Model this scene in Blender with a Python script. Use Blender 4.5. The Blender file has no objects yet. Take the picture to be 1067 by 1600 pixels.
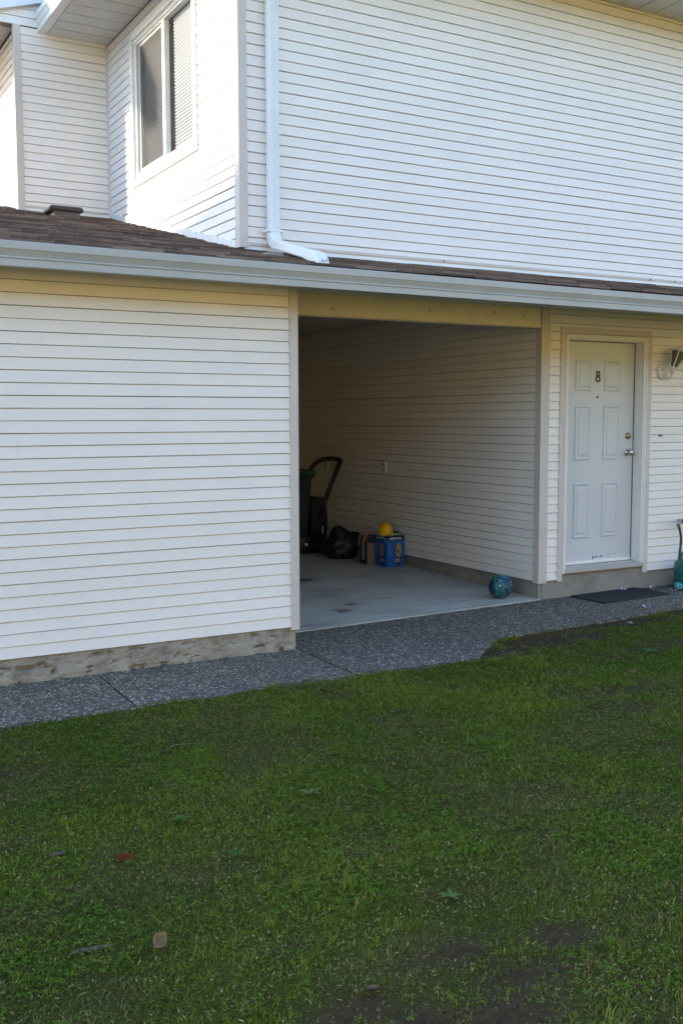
import bpy, bmesh, math, random
import numpy as np
from mathutils import Vector, Matrix, Euler, Quaternion, noise as mnoise

random.seed(8)
RNG = np.random.default_rng(8)
scene = bpy.context.scene
col = scene.collection

# ------------------------------------------------------------------ camera
cam_data = bpy.data.cameras.new('camera')
cam_data.sensor_fit = 'VERTICAL'
cam_data.sensor_height = 36.0
cam_data.lens = 36.0 * 1607.86 / 1600.0
cam_data.clip_start = 0.05
cam_data.clip_end = 800.0
cam = bpy.data.objects.new('camera', cam_data)
col.objects.link(cam)
YAW, PITCH, ROLL = 0.51696, -0.090366, -0.0024089
fw = Vector((math.sin(YAW) * math.cos(PITCH), math.cos(YAW) * math.cos(PITCH), math.sin(PITCH)))
rt = Vector((math.cos(YAW), -math.sin(YAW), 0))
up = rt.cross(fw)
r2 = rt * math.cos(ROLL) + up * math.sin(ROLL)
u2 = up * math.cos(ROLL) - rt * math.sin(ROLL)
M = Matrix((r2, u2, -fw)).transposed().to_4x4()
M.translation = Vector((-3.2026, -6.3657, 1.4544))
cam.matrix_world = M
scene.camera = cam

# ------------------------------------------------------------------ sky, sun, exposure
SUN_EL = math.radians(19.0)
SUN_AZ = math.radians(30.0)                      # measured from -X towards +Y (behind the house)
to_sun = Vector((-math.cos(SUN_AZ) * math.cos(SUN_EL), math.sin(SUN_AZ) * math.cos(SUN_EL), math.sin(SUN_EL)))
world = bpy.data.worlds.new('World')
scene.world = world
world.use_nodes = True
wn = world.node_tree
for n in list(wn.nodes):
    wn.nodes.remove(n)
sky = wn.nodes.new('ShaderNodeTexSky')
sky.sky_type = 'NISHITA'
sky.sun_disc = False
sky.sun_elevation = SUN_EL
sky.sun_rotation = math.atan2(to_sun.x, to_sun.y)
sky.air_density = 1.2
sky.dust_density = 1.0
sky.ozone_density = 3.0
bg = wn.nodes.new('ShaderNodeBackground')
bg.inputs['Strength'].default_value = 0.15
wo = wn.nodes.new('ShaderNodeOutputWorld')
wn.links.new(sky.outputs[0], bg.inputs['Color'])
wn.links.new(bg.outputs[0], wo.inputs['Surface'])

sun_data = bpy.data.lights.new('sun', 'SUN')
sun_data.energy = 1.7
sun_data.angle = math.radians(3.0)
sun_data.color = (1.0, 0.86, 0.66)
sun = bpy.data.objects.new('sun', sun_data)
col.objects.link(sun)
sun.rotation_euler = to_sun.to_track_quat('Z', 'Y').to_euler()

scene.view_settings.view_transform = 'Standard'
scene.view_settings.look = 'None'
scene.view_settings.gamma = 1.0
scene.view_settings.use_curve_mapping = False
scene.view_settings.exposure = 2.15
scene.cycles.max_bounces = 10
scene.cycles.diffuse_bounces = 6

# ================================================================== helpers
class NT:
    """tiny node-tree builder"""
    def __init__(s, name):
        s.m = bpy.data.materials.new(name)
        s.m.use_nodes = True
        s.t = s.m.node_tree
        for n in list(s.t.nodes):
            s.t.nodes.remove(n)
        s.out = s.t.nodes.new('ShaderNodeOutputMaterial')
        s.p = s.t.nodes.new('ShaderNodeBsdfPrincipled')
        s.t.links.new(s.p.outputs[0], s.out.inputs['Surface'])
    def n(s, typ, **kw):
        nd = s.t.nodes.new(typ)
        for k, v in kw.items():
            setattr(nd, k, v)
        return nd
    def l(s, a, b):
        s.t.links.new(a, b)
    def pos(s, sc=(1, 1, 1)):
        g = s.n('ShaderNodeNewGeometry')
        mp = s.n('ShaderNodeMapping')
        mp.inputs['Scale'].default_value = sc
        s.l(g.outputs['Position'], mp.inputs['Vector'])
        return mp.outputs[0]
    def noise(s, vec, scale, detail=4, rough=.55):
        nd = s.n('ShaderNodeTexNoise')
        nd.inputs['Scale'].default_value = scale
        nd.inputs['Detail'].default_value = detail
        nd.inputs['Roughness'].default_value = rough
        s.l(vec, nd.inputs['Vector'])
        return nd.outputs['Fac']
    def voro(s, vec, scale, feature='F1', out='Distance', rnd=1.0):
        nd = s.n('ShaderNodeTexVoronoi', feature=feature)
        nd.inputs['Scale'].default_value = scale
        nd.inputs['Randomness'].default_value = rnd
        s.l(vec, nd.inputs['Vector'])
        return nd.outputs[out]
    def ramp(s, fac, stops, interp='LINEAR'):
        nd = s.n('ShaderNodeValToRGB')
        nd.color_ramp.interpolation = interp
        els = nd.color_ramp.elements
        while len(els) < len(stops):
            els.new(0.5)
        for e, (p, c) in zip(els, stops):
            e.position = p
            e.color = (c, c, c, 1) if isinstance(c, (int, float)) else (*c, 1)
        s.l(fac, nd.inputs[0])
        return nd.outputs[0]
    def mix(s, fac, a, b, mode='MIX'):
        nd = s.n('ShaderNodeMix', data_type='RGBA', blend_type=mode)
        for sock, v in ((nd.inputs[0], fac), (nd.inputs[6], a), (nd.inputs[7], b)):
            if isinstance(v, (int, float)):
                sock.default_value = v
            elif isinstance(v, tuple):
                sock.default_value = (*v, 1)
            else:
                s.l(v, sock)
        return nd.outputs[2]
    def math(s, op, a, b=None):
        nd = s.n('ShaderNodeMath', operation=op)
        for sock, v in zip(nd.inputs, (a, b)):
            if v is None:
                continue
            if isinstance(v, (int, float)):
                sock.default_value = v
            else:
                s.l(v, sock)
        return nd.outputs[0]
    def bump(s, h, strength=.3, dist=.002, prev=None):
        nd = s.n('ShaderNodeBump')
        nd.inputs['Strength'].default_value = strength
        nd.inputs['Distance'].default_value = dist
        s.l(h, nd.inputs['Height'])
        if prev is not None:
            s.l(prev, nd.inputs['Normal'])
        s.l(nd.outputs[0], s.p.inputs['Normal'])
        return nd.outputs[0]
    def color(s, c):
        if isinstance(c, tuple):
            s.p.inputs['Base Color'].default_value = (*c, 1)
        else:
            s.l(c, s.p.inputs['Base Color'])
    def rand(s):
        return s.n('ShaderNodeObjectInfo').outputs['Random']
    def set(s, **kw):
        for k, v in kw.items():
            s.p.inputs[k.replace('_', ' ')].default_value = v
        return s

def plain(name, c, rough=.5, metal=0., var=.12, nscale=30., bump=.15, bdist=.001, spec=.4):
    t = NT(name)
    v = t.pos()
    f = t.noise(v, nscale, 5)
    d = tuple(max(0, x * (1 - var)) for x in c)
    b = tuple(min(1, x * (1 + var)) for x in c)
    t.color(t.ramp(f, [(.3, d), (.7, b)]))
    t.set(Roughness=rough, Metallic=metal)
    t.p.inputs['Specular IOR Level'].default_value = spec
    t.bump(t.noise(v, nscale * 4, 4), bump, bdist)
    return t.m

def tag(o, label=None, cat=None, group=None, kind=None):
    if label: o['label'] = label
    if cat: o['category'] = cat
    if group: o['group'] = group
    if kind: o['kind'] = kind
    return o

def link(o, parent=None):
    col.objects.link(o)
    if parent is not None:
        o.parent = parent
        q, T = parent, Vector((0, 0, 0))
    return o

def empty(name, loc=(0, 0, 0), rot=(0, 0, 0)):
    o = bpy.data.objects.new(name, None)
    o.empty_display_size = .1
    o.location = loc
    o.rotation_euler = rot
    col.objects.link(o)
    return o

def mk(name, verts, faces, mat, parent=None, smooth=False):
    me = bpy.data.meshes.new(name)
    me.from_pydata([tuple(v) for v in verts], [], faces)
    me.materials.append(mat)
    if smooth:
        me.polygons.foreach_set('use_smooth', [True] * len(me.polygons))
    me.update()
    o = bpy.data.objects.new(name, me)
    return link(o, parent)

def bm_obj(name, bm, mat, parent=None, smooth=False):
    bmesh.ops.recalc_face_normals(bm, faces=bm.faces)
    me = bpy.data.meshes.new(name)
    bm.to_mesh(me)
    bm.free()
    me.materials.append(mat)
    if smooth:
        me.polygons.foreach_set('use_smooth', [True] * len(me.polygons))
    o = bpy.data.objects.new(name, me)
    return link(o, parent)

def bm_box(bm, x0, x1, y0, y1, z0, z1, mat4=None):
    vs = [bm.verts.new((x, y, z)) for x in (x0, x1) for y in (y0, y1) for z in (z0, z1)]
    if mat4 is not None:
        for v in vs: v.co = mat4 @ v.co
    fs = [(0, 1, 3, 2), (4, 6, 7, 5), (0, 4, 5, 1), (2, 3, 7, 6), (0, 2, 6, 4), (1, 5, 7, 3)]
    for f in fs: bm.faces.new([vs[i] for i in f])
    return vs

def box(name, x0, x1, y0, y1, z0, z1, mat, parent=None, bevel=0., seg=2):
    bm = bmesh.new()
    bm_box(bm, x0, x1, y0, y1, z0, z1)
    if bevel:
        bmesh.ops.bevel(bm, geom=bm.edges[:], offset=bevel, segments=seg, affect='EDGES', profile=.7)
    return bm_obj(name, bm, mat, parent)

def prism(name, prof, axis, a, b, mat, parent=None, shear=0., smooth=False):
    """closed 2-D profile swept along an axis. axis X: prof=(y,z); axis Y: prof=(x,z); axis Z: prof=(x,y). shear lowers the far end"""
    n = len(prof)
    vs = []
    for k, t in enumerate((a, b)):
        for (p, q) in prof:
            if axis == 'X': vs.append((t, p, q - shear * k))
            elif axis == 'Y': vs.append((p, t, q - shear * k))
            else: vs.append((p, q, t))
    fs = [(i, (i + 1) % n, n + (i + 1) % n, n + i) for i in range(n)]
    fs += [tuple(range(n))[::-1], tuple(range(n, 2 * n))]
    bm = bmesh.new()
    bv = [bm.verts.new(v) for v in vs]
    for f in fs: bm.faces.new([bv[i] for i in f])
    return bm_obj(name, bm, mat, parent, smooth)

def frames(pts):
    pts = [Vector(p) for p in pts]
    tans = []
    for i in range(len(pts)):
        a = pts[max(0, i - 1)]; b = pts[min(len(pts) - 1, i + 1)]
        tans.append((b - a).normalized())
    ref = Vector((0, 0, 1)) if abs(tans[0].z) < .9 else Vector((1, 0, 0))
    nrm = tans[0].cross(ref).normalized()
    out = []
    for i, t in enumerate(tans):
        if i:
            nrm = (nrm - t * nrm.dot(t)).normalized()
        out.append((pts[i], t, nrm, t.cross(nrm)))
    return out

def bm_tube(bm, pts, r, n=10, cap=True):
    rs = r if isinstance(r, (list, tuple)) else [r] * len(pts)
    rings = []
    for (p, t, a, b), rr in zip(frames(pts), rs):
        rings.append([bm.verts.new(p + (a * math.cos(k * 2 * math.pi / n) + b * math.sin(k * 2 * math.pi / n)) * rr) for k in range(n)])
    for i in range(len(rings) - 1):
        for k in range(n):
            bm.faces.new((rings[i][k], rings[i][(k + 1) % n], rings[i + 1][(k + 1) % n], rings[i + 1][k]))
    if cap:
        bm.faces.new(rings[0][::-1]); bm.faces.new(rings[-1])

def tube(name, pts, r, mat, parent=None, n=10):
    bm = bmesh.new()
    bm_tube(bm, pts, r, n)
    return bm_obj(name, bm, mat, parent, True)

def spline(pts, k=6):
    """Catmull-Rom through the points"""
    P = [Vector(p) for p in pts]
    P = [P[0] * 2 - P[1]] + P + [P[-1] * 2 - P[-2]]
    out = []
    for i in range(1, len(P) - 2):
        for j in range(k):
            t = j / k
            a, b, c, d = P[i - 1], P[i], P[i + 1], P[i + 2]
            out.append(.5 * ((2 * b) + (c - a) * t + (2 * a - 5 * b + 4 * c - d) * t * t + (3 * b - a - 3 * c + d) * t ** 3))
    out.append(P[-2])
    return out

def lathe(name, prof, mat, parent=None, n=24, M4=None, smooth=True):
    """profile of (r, h) spun about local Z"""
    bm = bmesh.new()
    rings = []
    for r, h in prof:
        if r < 1e-6:
            rings.append([bm.verts.new((0, 0, h))])
        else:
            rings.append([bm.verts.new((r * math.cos(2 * math.pi * k / n), r * math.sin(2 * math.pi * k / n), h)) for k in range(n)])
    for A, B in zip(rings, rings[1:]):
        for k in range(n):
            a0, a1 = A[k % len(A)], A[(k + 1) % len(A)]
            b0, b1 = B[k % len(B)], B[(k + 1) % len(B)]
            vs = []
            for v in (a0, a1, b1, b0):
                if v not in vs: vs.append(v)
            if len(vs) > 2: bm.faces.new(vs)
    if M4 is not None: bm.transform(M4)
    return bm_obj(name, bm, mat, parent, smooth)

def fbm2(x, y, seed=0, octaves=4):
    """value noise on arrays"""
    out = np.zeros_like(x); amp = 1.; tot = 0.
    for o in range(octaves):
        rg = np.random.default_rng(seed * 31 + o)
        G = rg.random((64, 64))
        fx, fy = x * 2 ** o, y * 2 ** o
        ix, iy = np.floor(fx).astype(int), np.floor(fy).astype(int)
        tx, ty = fx - ix, fy - iy
        tx, ty = tx * tx * (3 - 2 * tx), ty * ty * (3 - 2 * ty)
        g = lambda a, b: G[a % 64, b % 64]
        v = (g(ix, iy) * (1 - tx) + g(ix + 1, iy) * tx) * (1 - ty) + (g(ix, iy + 1) * (1 - tx) + g(ix + 1, iy + 1) * tx) * ty
        out += v * amp; tot += amp; amp *= .5
    return out / tot

# ================================================================== materials
def siding_mat(name, base):
    t = NT(name)
    v = t.pos()
    big = t.noise(v, 1.7, 4)
    fine = t.noise(t.pos((6, 6, 40)), 6, 5)
    r = t.rand()
    c = t.mix(t.ramp(big, [(.35, 0.), (.75, 1.)]), base, tuple(x * .93 for x in base))
    c = t.mix(t.math('MULTIPLY', r, .6), c, tuple(x * f for x, f in zip(base, (.93, .93, .92))))
    c = t.mix(t.ramp(t.noise(t.pos((3, 3, 1.2)), 5, 6, .7), [(.62, 0.), (.8, .22)]), c, (.42, .39, .33))
    t.color(c)
    t.set(Roughness=.48)
    t.p.inputs['Specular IOR Level'].default_value = .35
    b1 = t.bump(t.noise(t.pos((2.2, 2.2, 5)), 2.2, 2), .25, .006)
    t.bump(fine, .16, .0012, b1)
    return t.m

M_SIDING = siding_mat('vinyl_siding', (.865, .825, .79))
M_TRIM = plain('beige_trim', (.60, .545, .505), .5, var=.04, nscale=5, bump=.08)
M_CREAM = plain('cream_beam_paint', (.84, .75, .54), .5, var=.05, nscale=6, bump=.1)
M_FILL = plain('filled_nail_head', (.66, .58, .41), .6)
M_SHEATH = plain('wall_backing', (.25, .23, .2), .8)
M_WHITE = plain('white_trim', (.80, .80, .78), .42, var=.04, nscale=8, bump=.06)
M_GUTTER = plain('grey_gutter_metal', (.42, .425, .405), .42, var=.05, nscale=3, bump=.03)
M_DSPOUT = plain('white_downspout', (.78, .80, .82), .38, var=.03, nscale=6, bump=.04)
M_DARK = plain('dark_void', (.02, .02, .02), .8)
M_BLACK = plain('black_plastic', (.012, .012, .013), .45, var=.3)
M_RUBBER = plain('black_rubber', (.022, .022, .024), .75, var=.35, nscale=60, bump=.4, bdist=.002)
M_CHROME = plain('worn_nickel', (.55, .52, .47), .28, metal=1., var=.1)
M_BRASS = plain('old_brass', (.42, .32, .16), .42, metal=1., var=.25, nscale=80)
M_BRONZE = plain('dark_bronze', (.05, .035, .02), .45, var=.3, nscale=90)
M_GLASSY = None

def door_mat():
    t = NT('white_door_paint')
    v = t.pos()
    dirt = t.noise(v, 14, 6, .65)
    c = t.mix(t.ramp(t.noise(v, 2.2, 4), [(.3, 0.), (.8, .6)]), (.60, .63, .66), (.55, .57, .59))
    c = t.mix(t.ramp(dirt, [(.63, 0.), (.78, .5)]), c, (.5, .46, .4))
    t.color(c); t.set(Roughness=.4)
    t.bump(t.noise(t.pos((60, 60, 8)), 4, 3), .06, .0008)
    return t.m
M_DOOR = door_mat()

def jamb_mat():
    t = NT('peeling_jamb_paint')
    f = t.noise(t.pos((40, 40, 5)), 2.2, 6, .7)
    c = t.mix(t.ramp(f, [(.60, 0.), (.66, .85)]), (.74, .74, .73), (.42, .38, .34))
    t.color(c); t.set(Roughness=.55)
    t.bump(f, .25, .002)
    return t.m
M_JAMB = jamb_mat()

def concrete(name, a, b, stain=(.10, .085, .065), amount=.5, pits=True, scale=1.):
    t = NT(name)
    v = t.pos()
    f = t.noise(v, 3.2 * scale, 7, .62)
    c = t.ramp(f, [(.28, a), (.72, b)])
    st = t.ramp(t.noise(t.pos((1.6, 1.6, 2.6)), 2.6 * scale, 6, .7), [(.52, 0.), (.70, amount)])
    c = t.mix(st, c, stain)
    sp = t.noise(v, 160, 3, .6)
    c = t.mix(t.ramp(sp, [(.40, .35), (.55, 0.)]), c, tuple(x * .55 for x in a))
    t.color(c); t.set(Roughness=.85)
    t.p.inputs['Specular IOR Level'].default_value = .2
    b1 = t.bump(t.noise(v, 22, 7, .7), .55, .006)
    if pits:
        crk = t.ramp(t.noise(t.pos((1, 1, 2.4)), 9, 8, .75), [(.34, .9), (.43, 0.)])
        c2 = t.mix(crk, c, (.03, .026, .02)); t.color(c2)
        t.bump(t.ramp(t.voro(v, 55), [(.0, 0.), (.22, 1.)]), .5, .003, b1)
    return t.m
M_FOUND_L = concrete('old_foundation_concrete', (.25, .225, .18), (.46, .415, .34), (.085, .07, .045), .75)
M_FOUND_R = concrete('smooth_foundation_concrete', (.24, .225, .20), (.36, .34, .30), (.15, .125, .09), .5, pits=False)

def slab_mat():
    t = NT('carport_slab_concrete')
    v = t.pos()
    c = t.ramp(t.noise(v, 2.0, 7, .62), [(.3, (.37, .355, .315)), (.72, (.53, .51, .455))])
    c = t.mix(t.ramp(t.noise(t.pos((.8, 3.5, 1)), 2.4, 6, .7), [(.50, 0.), (.70, .6)]), c, (.19, .185, .165))
    # rust and oil stains, each with its own outline
    def blot(x, y, sx, sy, colr, k, c):
        g = t.n('ShaderNodeNewGeometry')
        mp = t.n('ShaderNodeMapping', vector_type='POINT')
        mp.inputs['Location'].default_value = (-x / sx, -y / sy, 0)
        mp.inputs['Scale'].default_value = (1 / sx, 1 / sy, 0)
        t.l(g.outputs['Position'], mp.inputs['Vector'])
        ln = t.n('ShaderNodeVectorMath', operation='LENGTH')
        t.l(mp.outputs[0], ln.inputs[0])
        d = t.math('ADD', ln.outputs['Value'], t.math('MULTIPLY', t.noise(v, 7, 5, .7), 1.2))
        return t.mix(t.ramp(d, [(.75, k), (1.5, 0.)]), c, colr)
    c = blot(1.02, 1.03, .30, .22, (.12, .078, .045), .8, c)
    c = blot(1.20, 1.22, .16, .12, (.11, .07, .04), .7, c)
    c = blot(1.42, 2.5, .5, .28, (.045, .042, .04), .85, c)
    c = blot(1.1, 3.2, .6, .3, (.06, .058, .055), .6, c)
    t.color(c); t.set(Roughness=.8)
    t.p.inputs['Specular IOR Level'].default_value = .08
    t.bump(t.noise(v, 40, 7, .7), .25, .003)
    return t.m
M_SLAB = slab_mat()

def aggregate_mat():
    t = NT('exposed_aggregate')
    v = t.pos((1, 1, 1))
    wob = t.n('ShaderNodeVectorMath', operation='ADD')
    nz = t.n('ShaderNodeTexNoise'); nz.inputs['Scale'].default_value = 60
    t.l(v, nz.inputs['Vector'])
    sc = t.n('ShaderNodeVectorMath', operation='SCALE'); sc.inputs['Scale'].default_value = .008
    t.l(nz.outputs['Color'], sc.inputs[0])
    t.l(v, wob.inputs[0]); t.l(sc.outputs[0], wob.inputs[1])
    S = 68
    dist = t.voro(wob.outputs[0], S, 'DISTANCE_TO_EDGE')
    cell = t.voro(wob.outputs[0], S, 'F1', 'Color')
    sep = t.n('ShaderNodeSeparateColor'); t.l(cell, sep.inputs[0])
    pc = t.ramp(sep.outputs[0], [(0., (.11, .10, .088)), (.25, (.19, .172, .148)), (.5, (.30, .272, .232)), (.70, (.41, .37, .315)), (.84, (.33, .24, .17)), (.92, (.58, .53, .455)), (1., (.72, .67, .59))])
    mort = t.mix(t.ramp(t.noise(v, 200, 3), [(.4, 0.), (.6, 1.)]), (.075, .068, .058), (.14, .127, .108))
    gap = t.ramp(dist, [(.06, 0.), (.15, 1.)])
    bare_c = t.math('GREATER_THAN', sep.outputs[1], .30)      # some cells are plain mortar
    c = t.mix(t.math('MULTIPLY', gap, bare_c), mort, pc)
    c = t.mix(t.ramp(t.noise(v, 1.1, 5, .6), [(.45, 0.), (.75, .45)]), c, (.10, .095, .085))
    t.color(c); t.set(Roughness=.8)
    t.p.inputs['Specular IOR Level'].default_value = .08
    h = t.ramp(dist, [(.0, 0.), (.12, .55), (.4, 1.)])
    t.bump(h, .9, .006)
    return t.m
M_AGG = aggregate_mat()

def shingle_mat():
    t = NT('brown_asphalt_shingle')
    v = t.pos()
    r = t.rand()
    base = t.ramp(r, [(0., (.095, .074, .063)), (.5, (.16, .120, .101)), (1., (.25, .195, .166))])
    c = t.mix(t.ramp(t.noise(v, 260, 3, .7), [(.35, 0.), (.65, 1.)]), t.mix(1., base, (.55, .55, .55), 'MULTIPLY'), t.mix(1., base, (1.5, 1.5, 1.5), 'MULTIPLY'))
    c = t.mix(t.ramp(t.noise(t.pos((1, 3, 1)), 6, 5, .7), [(.5, 0.), (.7, .6)]), c, (.045, .036, .03))
    t.color(c); t.set(Roughness=.95)
    t.p.inputs['Specular IOR Level'].default_value = .15
    t.bump(t.noise(v, 300, 4, .7), .7, .003)
    return t.m
M_SHINGLE = shingle_mat()

def soffit_mat():
    t = NT('perforated_soffit')
    v = t.pos((1, 1, 0))
    d = t.voro(v, 62, rnd=0.)
    hole = t.ramp(d, [(.16, 1.), (.24, 0.)])
    t.color(t.mix(hole, (.72, .70, .67), (.16, .16, .16)))
    t.set(Roughness=.5)
    t.bump(t.ramp(d, [(.16, 0.), (.24, 1.)]), .5, .003)
    return t.m
M_SOFFIT = soffit_mat()

def glass_mat():
    t = NT('window_glass')
    t.set(Roughness=.02, IOR=1.45)
    tr = t.n('ShaderNodeBsdfTransparent')
    tr.inputs[0].default_value = (.97, .98, .99, 1)
    gl = t.n('ShaderNodeBsdfGlossy'); gl.inputs['Roughness'].default_value = .02
    lw = t.n('ShaderNodeLayerWeight'); lw.inputs['Blend'].default_value = .5
    fac = t.math('ADD', t.math('MULTIPLY', t.math('POWER', lw.outputs['Facing'], 5.), .45), .04)
    mx = t.n('ShaderNodeMixShader')
    t.l(fac, mx.inputs[0]); t.l(tr.outputs[0], mx.inputs[1]); t.l(gl.outputs[0], mx.inputs[2])
    t.l(mx.outputs[0], t.out.inputs['Surface'])
    return t.m
M_GLASS = glass_mat()
def screen_mat():
    t = NT('insect_screen')
    t.color((.06, .062, .066)); t.set(Roughness=.7)
    tr = t.n('ShaderNodeBsdfTransparent')
    mx = t.n('ShaderNodeMixShader'); mx.inputs[0].default_value = .70
    t.l(tr.outputs[0], mx.inputs[1]); t.l(t.p.outputs[0], mx.inputs[2])
    t.l(mx.outputs[0], t.out.inputs['Surface'])
    return t.m
M_SCREEN = screen_mat()
M_BLIND = plain('blind_slat', (.86, .86, .87), .5, var=.03)
M_LAMPGLASS = plain('smoky_lamp_glass', (.11, .105, .10), .15, var=.2, spec=.6)

# ================================================================== the ground
GZ = -0.162            # top of the walk
LZ = -0.174            # soil level of the lawn

def walk_edge(x):
    """front (lawn side) edge of the walk: y for a given x"""
    if x < 0.98: return -.862
    if x < 1.50: return -.862 + (x - .98) / .52 * .44
    return -.42 + (x - 1.5) * .093

SOIL = [(-1.60, -4.25, .42, .20, .95), (-1.30, -4.12, .30, .12, .85), (-1.85, -4.02, .16, .10, .7), (-1.05, -4.02, .2, .1, .6), (-1.45, -3.92, .2, .09, .6), (1.95, -.62, .75, .16, .95), (2.9, -.42, .7, .13, .8), (1.35, -.78, .35, .14, .8), (3.6, -.36, .6, .10, .8), (.45, -1.35, .14, .10, .5), (1.2, -1.9, .3, .16, .5), (-2.35, -1.55, .30, .14, .45), (.9, -2.25, .28, .12, .4), (2.4, -1.2, .35, .15, .4)]
def bare(x, y):
    m = np.zeros_like(x)
    wob = fbm2(x * 5.1 + 7, y * 5.1 + 3, 5) - .5
    for cx, cy, sx, sy, k in SOIL:
        d = np.hypot((x - cx) / sx, (y - cy) / sy) + wob * 2.2
        m = np.maximum(m, k * np.clip(1.35 - d, 0, 1))
    return m

def build_ground():
    t = NT('lawn_soil')
    v = t.pos()
    g = t.ramp(t.noise(v, 3.5, 6, .65), [(.3, (.060, .068, .014)), (.7, (.105, .098, .026))])
    g = t.mix(t.ramp(t.noise(v, 170, 4, .8), [(.38, .85), (.55, 0.)]), g, (.014, .013, .007))
    g = t.mix(t.ramp(t.noise(v, 240, 3, .8), [(.56, 0.), (.68, .8)]), g, (.17, .15, .07))
    s = t.ramp(t.noise(v, 30, 6, .7), [(.3, (.036, .024, .015)), (.7, (.095, .066, .042))])
    at = t.n('ShaderNodeAttribute', attribute_name='bare')
    c = t.mix(at.outputs['Fac'], g, s)
    t.color(c); t.set(Roughness=1.)
    t.p.inputs['Specular IOR Level'].default_value = 0.
    t.bump(t.noise(v, 45, 7, .75), 1., .012)
    # fine patch near the camera, coarse sheet out to the horizon, one mesh
    xs = np.concatenate([[-400, -120, -40, -12, -6], np.linspace(-4.2, 6.2, 150), [9, 14, 40, 120, 400]])
    ys = np.concatenate([[-400, -120, -40, -12, -7.5], np.linspace(-5.6, .9, 100), [4, 10, 40, 120, 400]])
    X, Y = np.meshgrid(xs, ys, indexing='ij')
    b = bare(X, Y)
    Z = LZ + (fbm2(X * 1.7, Y * 1.7, 2) - .5) * .035 + (fbm2(X * 9, Y * 9, 3) - .5) * .014 - b * .006
    far = (X < -5) | (X > 8) | (Y < -6.5) | (Y > 1)
    Z[far] = LZ - .02
    near_walk = Y > -.75
    Z[near_walk & ~far] = np.minimum(Z[near_walk & ~far], LZ)
    Z[(Y > -.2) & ~far] = LZ - .06
    nx, ny = X.shape
    V = np.stack([X, Y, Z], -1).reshape(-1, 3)
    F = [(i * ny + j, (i + 1) * ny + j, (i + 1) * ny + j + 1, i * ny + j + 1) for i in range(nx - 1) for j in range(ny - 1)]
    o = mk('ground', V.tolist(), F, t.m, None, True)
    a = o.data.attributes.new('bare', 'FLOAT', 'POINT')
    a.data.foreach_set('value', np.clip(b.reshape(-1) * 1.4, 0, 1).astype(np.float32))
    tag(o, kind='structure', label='dark soil and thatch under the lawn')
    return o
ground = build_ground()
def ground_z(x, y):
    x = np.asarray(x, float); y = np.asarray(y, float)
    z = LZ + (fbm2(x * 1.7, y * 1.7, 2) - .5) * .035 + (fbm2(x * 9, y * 9, 3) - .5) * .014 - bare(x, y) * .006
    z = np.where(y > -.75, np.minimum(z, LZ), z)
    return z

def build_walk():
    root = empty('walkway', (0, -.4, GZ))
    tag(root, 'grey exposed aggregate walkway along the house', kind='structure')
    loc = Vector((0, -.4, GZ))
    def panel(outline):
        n = len(outline)
        bm = bmesh.new()
        top = [bm.verts.new(Vector((x, y, GZ)) - loc) for x, y in outline]
        bot = [bm.verts.new(Vector((x, y, GZ - .11)) - loc) for x, y in outline]
        bm.faces.new(top); bm.faces.new(bot[::-1])
        for i in range(n):
            bm.faces.new((top[i], bot[i], bot[(i + 1) % n], top[(i + 1) % n]))
        bm_obj('paving_panel', bm, M_AGG, root)
    def front(x0, x1, k=40):
        xs = np.linspace(x0, x1, k)
        w = (fbm2(xs * 3.1, xs * 0 + 2.2, 9) - .5) * .06 + (fbm2(xs * 14., xs * 0 + 5., 10) - .5) * .022
        return [(float(x), walk_edge(float(x)) + float(d)) for x, d in zip(xs, w)]
    SE = lambda x: .485 + (x - .06) / 2.8 * .17       # slab edge
    g = .006
    panel(front(-5.0, -2.9, 12) + [(-2.9, .05), (-5., .05)])
    panel(front(-2.9 + g, -1.407) + [(-1.378, .05), (-2.9 + g, .05)])
    panel(front(-1.391, .033 - g) + [(.055 - g, .05), (-1.364, .05)])
    panel(front(.045 + g, 2.55 - g, 90) + [(2.57 - g, SE(2.57)), (.075 + g, SE(.075)), (.065 + g, .05)])
    panel(front(2.55 + g, 4.1 - g, 50) + [(4.1 - g, .72), (2.90, .72), (2.86, .66), (2.57 + g, SE(2.57))])
    panel(front(4.1 + g, 8.0, 50) + [(8.0, .72), (4.1 + g, .72)])
    # dark filler that shows in the joints
    box('joint_filler', -5, 8, -.30 + .4, .45 + .4, -.12, -.055, M_DARK, root)
    box('joint_filler', -5, 1.0, -.85 + .4, .05 + .4, -.12, -.06, M_DARK, root)
build_walk()

def slab_z(y): return -.152 + .018 * (y - .65)
def build_slab():
    bm = bmesh.new()
    pts = [(.06, .490), (.9, .538), (1.8, .594), (2.3, .624), (2.84, .658)]
    n = 30
    top0 = []
    for i in range(n + 1):
        x = .05 + (2.83 - .05) * i / n
        y = .485 + (x - .06) / 2.8 * .17 + random.uniform(-.004, .004)
        top0.append((x, y))
    f = [bm.verts.new((x, y, slab_z(y))) for x, y in top0]
    fb = [bm.verts.new((x, y - .004, -.25)) for x, y in top0]
    k = [bm.verts.new((x, 6.6, slab_z(6.6))) for x, y in top0]
    for i in range(n):
        bm.faces.new((f[i], f[i + 1], k[i + 1], k[i]))
        bm.faces.new((fb[i], fb[i + 1], f[i + 1], f[i]))
    o = bm_obj('carport_floor', bm, M_SLAB)
    tag(o, 'smooth grey concrete carport floor with rust stains', kind='structure')
build_slab()

# ================================================================== the house
C = .0762                                 # exposure of one siding course
house = empty('house', (0, 0, 0))
tag(house, 'white vinyl-sided townhouse with open carport and front door numbered 8', 'house')
YD = .665                                 # plane of door wall and upper front wall
XA = -.03                                 # left face of the upper storey
YB = 3.80                                 # front face of the set-back upper block
XB = -.90

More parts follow.
